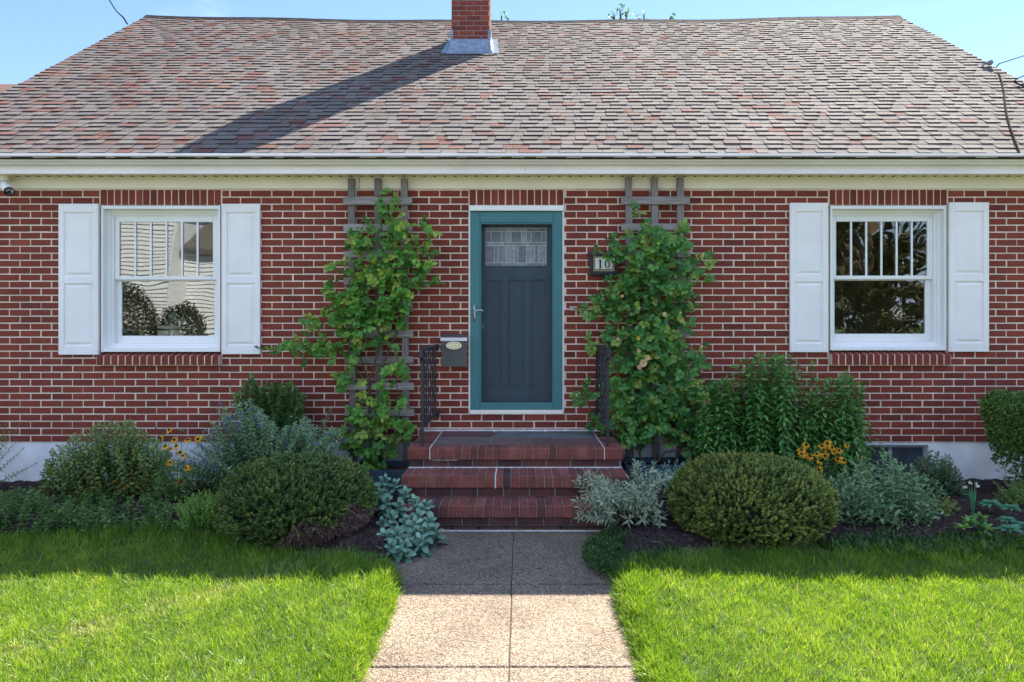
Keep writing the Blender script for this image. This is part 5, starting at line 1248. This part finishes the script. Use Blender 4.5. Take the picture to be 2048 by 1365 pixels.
for (px, py, lab, sc) in ((1982,1008,'blue green lupine leaves nearest the white flowered stalk',1.1),(2022,1016,'blue green lupine leaves below the boxwood hedge',.9),(2014,1040,'blue green lupine leaves in the middle of their group',.8),(2018,1058,'blue green lupine leaves lowest by the lawn edge',1.0),(2052,1052,'blue green lupine leaves cut by the right frame edge',1.0)):
    Y = CH*F/(py-VY+10)*.93; t_ = thing('lupine', tuple(W(px, py, Y)*1.0), lab, 'plant', 'lupines at the right end of the bed'); lm = LM(); b = MB()
    c = np.array(W(px, py, Y)); b.tube([c*np.array([1,1,0])+np.array([0,.04,0]), c], .003, 5); b.build('stem', M_gstem, t_)
    for ring in range(2):
        for i in range(9):
            a_ = 2*math.pi*i/9 + ring*.35 + R.normal(0,.08); rd = np.array([math.cos(a_), math.sin(a_)*.9, .1+.5*ring])
            lm.add([c], [rd], [np.array([0,-.5,1.])+R.normal(0,.1,3)], R.uniform(.075,.10)*sc*(1-.3*ring), R.uniform(.016,.021)*sc, .5+R.normal(0,.15), curl=.25, blunt=.95)
    lm.build('foliage', M_lupine, t_)
al = thing('garlic_chives', (wx(1945, 5.25), 5.25, 0), 'upright flat stalks topped with small white flowers in the right bed', 'plant')
b = MB(); lm = LM()
for i, (px, tp) in enumerate(((1938,972),(1943,968),(1950,968),(1953,975),(1946,985),(1941,990))):
    a_, e_ = np.array(W(1944+i*.5, 1036, 5.25)), np.array(W(px, tp, 5.25+R.normal(0,.03))); lm.add([a_], [e_-a_], [np.array([R.normal(0,.4),-1,0])], np.linalg.norm(e_-a_), .016, .5, curl=0, fold=.1, blunt=.95)
lm.build('leaf', M_lupine, al); lm = LM()
for px, py in ((1941,966),(1951,967),(1955,972),(1930,975)):
    c = np.array(W(px, py, 5.22)); lm.add(np.repeat(c[None],9,0), rnd_unit(9), rnd_unit(9), .018, .012, .5)
lm.build('blossom', M_whitef, al)

# ---- ground-hugging plants
def mat_plant(name, label, px0, px1, py0, py1, n, m, l, zt):
    t_ = thing(name, tuple(W((px0+px1)/2, (py0+py1)/2, 4.6)), label, 'plant'); lm = LM()
    px = R.uniform(px0, px1, n); py = R.uniform(py0, py1, n); keep = ((px-(px0+px1)/2)/((px1-px0)/2))**2 + ((py-(py0+py1)/2)/((py1-py0)/2))**2 < 1; px, py = px[keep], py[keep]
    Y = (CH-.05)*F/(py-VY); X = (px-VX)/F*Y; n = len(X)
    P = np.stack([X, Y, .0 + zt*R.random(n)**1.5*(.6+.4*hnoise(X*8,Y*8,1))], 1)
    lm.add(P, R.normal(0,.6,(n,3))+np.array([0,-.1,.8]), rnd_unit(n)+np.array([0,-.3,.7]), R.uniform(.6,1.3,n)*l, R.uniform(.6,1.2,n)*l*.28, np.clip(.45+.2*hnoise(X*9,Y*9,3)+R.normal(0,.2,n),0,1))
    lm.build('foliage', m, t_)
mat_plant('creeping_thyme', 'dark creeping thyme edging the right side of the walk', 1165, 1360, 1050, 1142, 11000, M_thyme, .03, .085)
mat_plant('moss_clump', 'small bright mossy clump between left yew mound and walk', 690, 780, 1098, 1140, 5200, M_rose, .014, .06)
mat_plant('creeping_thyme', 'dark low groundcover mat at the front of the left bed', 60, 350, 1020, 1090, 6000, M_thyme, .04, .06)
mat_plant('bed_weeds', 'thin weeds and dry straw along the right bed edge', 1640, 2060, 1062, 1108, 6500, M_thyme, .055, .07)

# ---- lawn: individual blades, far too many to count
def grass(n, xr, yr):
    X = R.uniform(*xr, n); Y = R.uniform(*yr, n); e = bed_edge(X) + .12*hnoise(X*3, X*0, 1) + R.normal(0,.05,n)
    onpath = (X > path_l(Y)+.012+.014*hnoise(Y*9,Y*3,1)+R.normal(0,.012,n)) & (X < path_r(Y)-.012+.014*hnoise(Y*8,Y*2,2)+R.normal(0,.012,n))
    k_ = (Y < e) & ~onpath; X, Y, e = X[k_], Y[k_], e[k_]; n = len(X); Z = lawn_z(X, Y)
    clump = hnoise(X*5.5, Y*5.5, 3); c2_ = hnoise(X*1.6, Y*1.6, 7); c3_ = hnoise(X*14, Y*13, 11)
    longer = np.clip((Y-(e-.5))/.5, 0, 1)
    h = (.034 + .011*clump + .010*c3_ + R.gamma(2,.0055,n))*(1+.65*longer)
    lean = np.stack([.35*hnoise(X*3,Y*3,1)+R.normal(0,.42,n), .35*hnoise(X*3,Y*3,4)+R.normal(0,.42,n)-.05, np.ones(n)], 1)
    tn = .50 + .20*clump + .13*c2_ + .20*c3_ + R.normal(0,.13,n) - .15*longer
    # worn, strawy streak across the left lawn
    d = np.abs((X+2.05)*.78 - (Y-3.35)*.62); s_ = np.clip(1-d/.16, 0, 1)*(X > -3.0)*(X < -1.3)*(.5+.5*hnoise(X*5,Y*5,2))
    spot = np.clip(1-np.hypot((X+2.08)/.14, (Y-3.28)/.09), 0, 1)
    dry = np.clip(.8*s_+spot*1.2, 0, 1); isdry = R.random(n) < (.025 + .5*dry)
    tn = np.where(isdry, .965+.035*R.random(n), np.clip(tn, 0, .93)); h = np.where(R.random(n) < dry*.8, h*.5, h)
    edge = np.clip(1-np.where(X < PJ, path_l(Y)-X, X-path_r(Y))/.06, 0, 1); lean[:,0] += np.where(X < PJ, 1, -1)*edge*R.uniform(0,.9,n)   # blades flop over the walk
    a_ = R.uniform(0, 6.283, n); nrm = np.stack([np.cos(a_), np.sin(a_), .3*np.ones(n)], 1)
    return np.stack([X, Y, Z-.004], 1), lean, nrm, h, R.uniform(.0021,.0037,n), tn
lm = LM()
for nn_, xr, yr in ((230000, (-4.6,4.6), (1.9,5.0)), (60000, (-2.8,2.8), (2.2,4.0)), (26000, (-8,8), (-1.5,5.0)), (12000, (PL-.16,PL+.03), (1.9,4.4)), (12000, (PR-.03,PR+.16), (1.9,4.4))):
    P, Dd, Nr, H, Wd_, T = grass(nn_, xr, yr); lm.add(P, Dd, Nr, H, Wd_, T, curl=R.uniform(-.1,.7,len(P)), fold=.12, blunt=.75)
go = lm.build('grass', M_grass, None); go['kind'] = 'stuff'
# fallen straw and leaf litter on the mulch
lm = LM(); n = 1500; X = np.where(R.random(n) < .5, R.uniform(-4.8,-.95,n), R.uniform(.9,4.8,n)); Y = bed_edge(X) + R.uniform(.0,1.1,n)
Z = soil_z(X, Y); lm.add(np.stack([X,Y,Z+.006],1), np.stack([R.normal(0,1,n),R.normal(0,1,n),R.normal(0,.12,n)],1), np.array([[0,0,1.]]), R.uniform(.02,.10,n), R.uniform(.002,.008,n), R.uniform(.2,1,n), curl=.1)
o = lm.build('leaf_litter', M_twig, None); o['kind'] = 'stuff'

# ---- trees
def tree(label, base, h, crown, n, m, grp=None, leaf=.09, name='tree'):
    t_ = thing(name, base, label, 'tree', grp); b = MB(); bx, by, bz = base; limbs = []
    b.tube([(bx,by,bz-.1), (bx+.05,by,bz+h*.25), (bx-.03,by+.05,bz+h*.55), (bx,by,bz+h*.8)], [h*.03,h*.024,h*.016,h*.006], 10)
    C = []
    for (cx_, cy_, cz_, r_) in crown:
        b.tube([(bx,by,bz+h*.32), ((bx+cx_)/2, (by+cy_)/2, (bz+h*.35+cz_)/2+.15), (cx_,cy_,cz_)], [h*.011,h*.007,h*.002], 6)
        k_ = int(n*r_**2/sum(q[3]**2 for q in crown)); d = rnd_unit(k_)*(R.random((k_,1))**.4); C.append(np.array([cx_,cy_,cz_]) + d*r_*np.array([1,1,.8]))
    b.build('trunk', M_stem, t_, smooth=True); C = np.concatenate(C); k_ = len(C)
    lm = LM(); tn = .45 + .25*hnoise(C[:,0]*2,C[:,2]*2+C[:,1],2) + R.normal(0,.15,k_)
    for j in range(3): lm.add(C + R.normal(0,.07,(k_,3)), rnd_unit(k_)+np.array([0,0,-.2]), rnd_unit(k_)+np.array([0,0,.8]), R.uniform(.7,1.2,k_)*leaf, R.uniform(.6,.9,k_)*leaf*.7, tn+R.normal(0,.08,k_))
    lm.build('crown', m, t_)
M_treeleaf = pal('tree_leaf', (.02,.05,.012), (.06,.12,.02), (.16,.25,.04), .35, .5)
Yt = 20.0; q = lambda px, py, r_: (*W(px, py, Yt), r_)
tree('leafy tree whose sprigs rise over the ridge right of the chimney', (wx(1270,Yt), Yt, 0), 10.5, [q(1240,22,.12),(*W(1228,30,Yt),.14),(*W(1252,28,Yt),.14),(*W(1288,32,Yt),.10),(*W(1278,36,Yt),.1),(*W(1342,33,Yt),.1),(*W(1250,120,Yt),.9),(*W(1290,200,Yt),1.2),(*W(1200,220,Yt),1.1),(*W(1250,300,Yt),1.4),(*W(1350,260,Yt),1.0)], 1500, M_treeleaf, 'trees behind the house', .13)
tree('tree with one small sprig showing beside the chimney', (wx(1010,Yt), Yt+.5, 0), 10.3, [(*W(1003,32,Yt+.5),.07),(*W(1016,36,Yt+.5),.07),(*W(1010,110,Yt+.5),.8),(*W(1000,200,Yt+.5),1.1),(*W(1040,280,Yt+.5),1.2)], 900, M_treeleaf, 'trees behind the house', .13)

# ------------------------------------------------------------------ across the street (seen in the window glass)
nh = thing('clapboard_house', (-14, -17, 0), 'white clapboard house across the street mirrored in the left window', 'house')
M_siding = mat('white_clapboard', (.62,.64,.65), rough=.6, var=.04, vscale=2); M_sroof = mat('grey_roof', (.10,.095,.09), rough=.9, var=.3, vscale=6, bump=.5, bscale=60)
def clap(b, x0, x1, y, z0, z1, e=.17):
    z = z0
    while z < z1:
        zt_ = min(z+e, z1); v = b.verts([(x0,y+.04,z),(x1,y+.04,z),(x1,y+.004,zt_),(x0,y+.004,zt_),(x0,y,z),(x1,y,z)]); b.face((v[1],v[0],v[3],v[2])); b.face((v[0],v[1],v[5],v[4])); z += e
b = MB(); clap(b, -19.5, -14.0, -14.0, .4, 6.8); clap(b, -14.0, -8.0, -14.8, .4, 4.6)
b.box(-19.5, -14.0, -24, -14.001, .2, 6.8); b.box(-14.0, -8.0, -23, -14.801, .2, 4.6)
b.box(-14.12, -13.98, -14.12, -13.95, .4, 6.8); b.box(-8.1, -7.98, -14.9, -14.75, .4, 4.6)
b.prism([(-19.5,6.8),(-14.0,6.8),(-16.75,9.2)], 'y', -24, -14.0)
b.build('wall', M_siding, nh)
b = MB(); b.prism([(-14.5,4.55),(-14.5,4.75),(-19.2,7.0),(-23.2,4.75),(-23.2,4.55),(-19.2,6.8)], 'x', -13.9, -7.7)
for s_ in (-1, 1): b.prism([(-16.75,9.25),(-16.75,9.45),(-16.75+s_*3.1,6.7),(-16.75+s_*3.1,6.5)], 'y', -24.2, -13.7)
b.build('roof', M_sroof, nh)
for (x0, x1, z0, z1, y) in ((-17.6,-16.5,4.6,6.2,-14.0),(-17.6,-16.4,1.4,3.0,-14.0),(-12.4,-11.2,1.5,3.2,-14.8),(-10.4,-9.2,1.5,3.2,-14.8)):
    b = MB(); b.box(x0-.1, x1+.1, y+.03, y+.07, z0-.1, z1+.1); b.mi = 1; b.box(x0, x1, y+.071, y+.08, z0, (z0+z1)/2-.03); b.box(x0, x1, y+.071, y+.08, (z0+z1)/2+.03, z1); b.build('window', [M_white, mat('dark_pane', (.03,.035,.04), rough=.15)], nh)
M_hedge2 = pal('far_shrub_leaf', (.010,.018,.006), (.026,.04,.010), (.06,.075,.02), .1, .5)
def round_bush(label, c, r, n):
    t_ = thing('rounded_shrub', (c[0], c[1], 0), label, 'shrub', 'shrubs across the street'); lm = LM(); d = rnd_unit(n); d[:,2] = np.abs(d[:,2]); P = np.array(c)+d*np.array(r)*(.8+.25*R.random((n,1))+.08*hnoise(d[:,0]*5,d[:,2]*5,2)[:,None])
    lm.add(P, d+R.normal(0,.6,(n,3)), d+R.normal(0,.4,(n,3)), R.uniform(.07,.12,n), R.uniform(.04,.07,n), np.clip(.45+R.normal(0,.25,n),0,1)); lm.build('foliage', M_hedge2, t_)
round_bush('large dark shrub by the clapboard house, left of the pair', (-14.9,-12.4,.2), (1.25,.9,2.9), 6500)
round_bush('large dark shrub by the clapboard house, right of the pair', (-13.0,-12.7,.2), (.95,.9,2.1), 4500)
M_shade = pal('shade_tree_leaf', (.012,.02,.006), (.03,.045,.010), (.08,.09,.02), .15, .5, (.14,.13,.03))
cr_ = []
for i in range(44):
    d = rnd_unit(1)[0]; cr_.append((11.8+d[0]*4.4, -8.8+d[1]*2.4, 4.6+d[2]*3.6, R.uniform(.8,1.4)))
tree('broad shade tree across the street mirrored in the right window', (11.5,-8.8,0), 8.5, cr_, 15000, M_shade, None, .17)
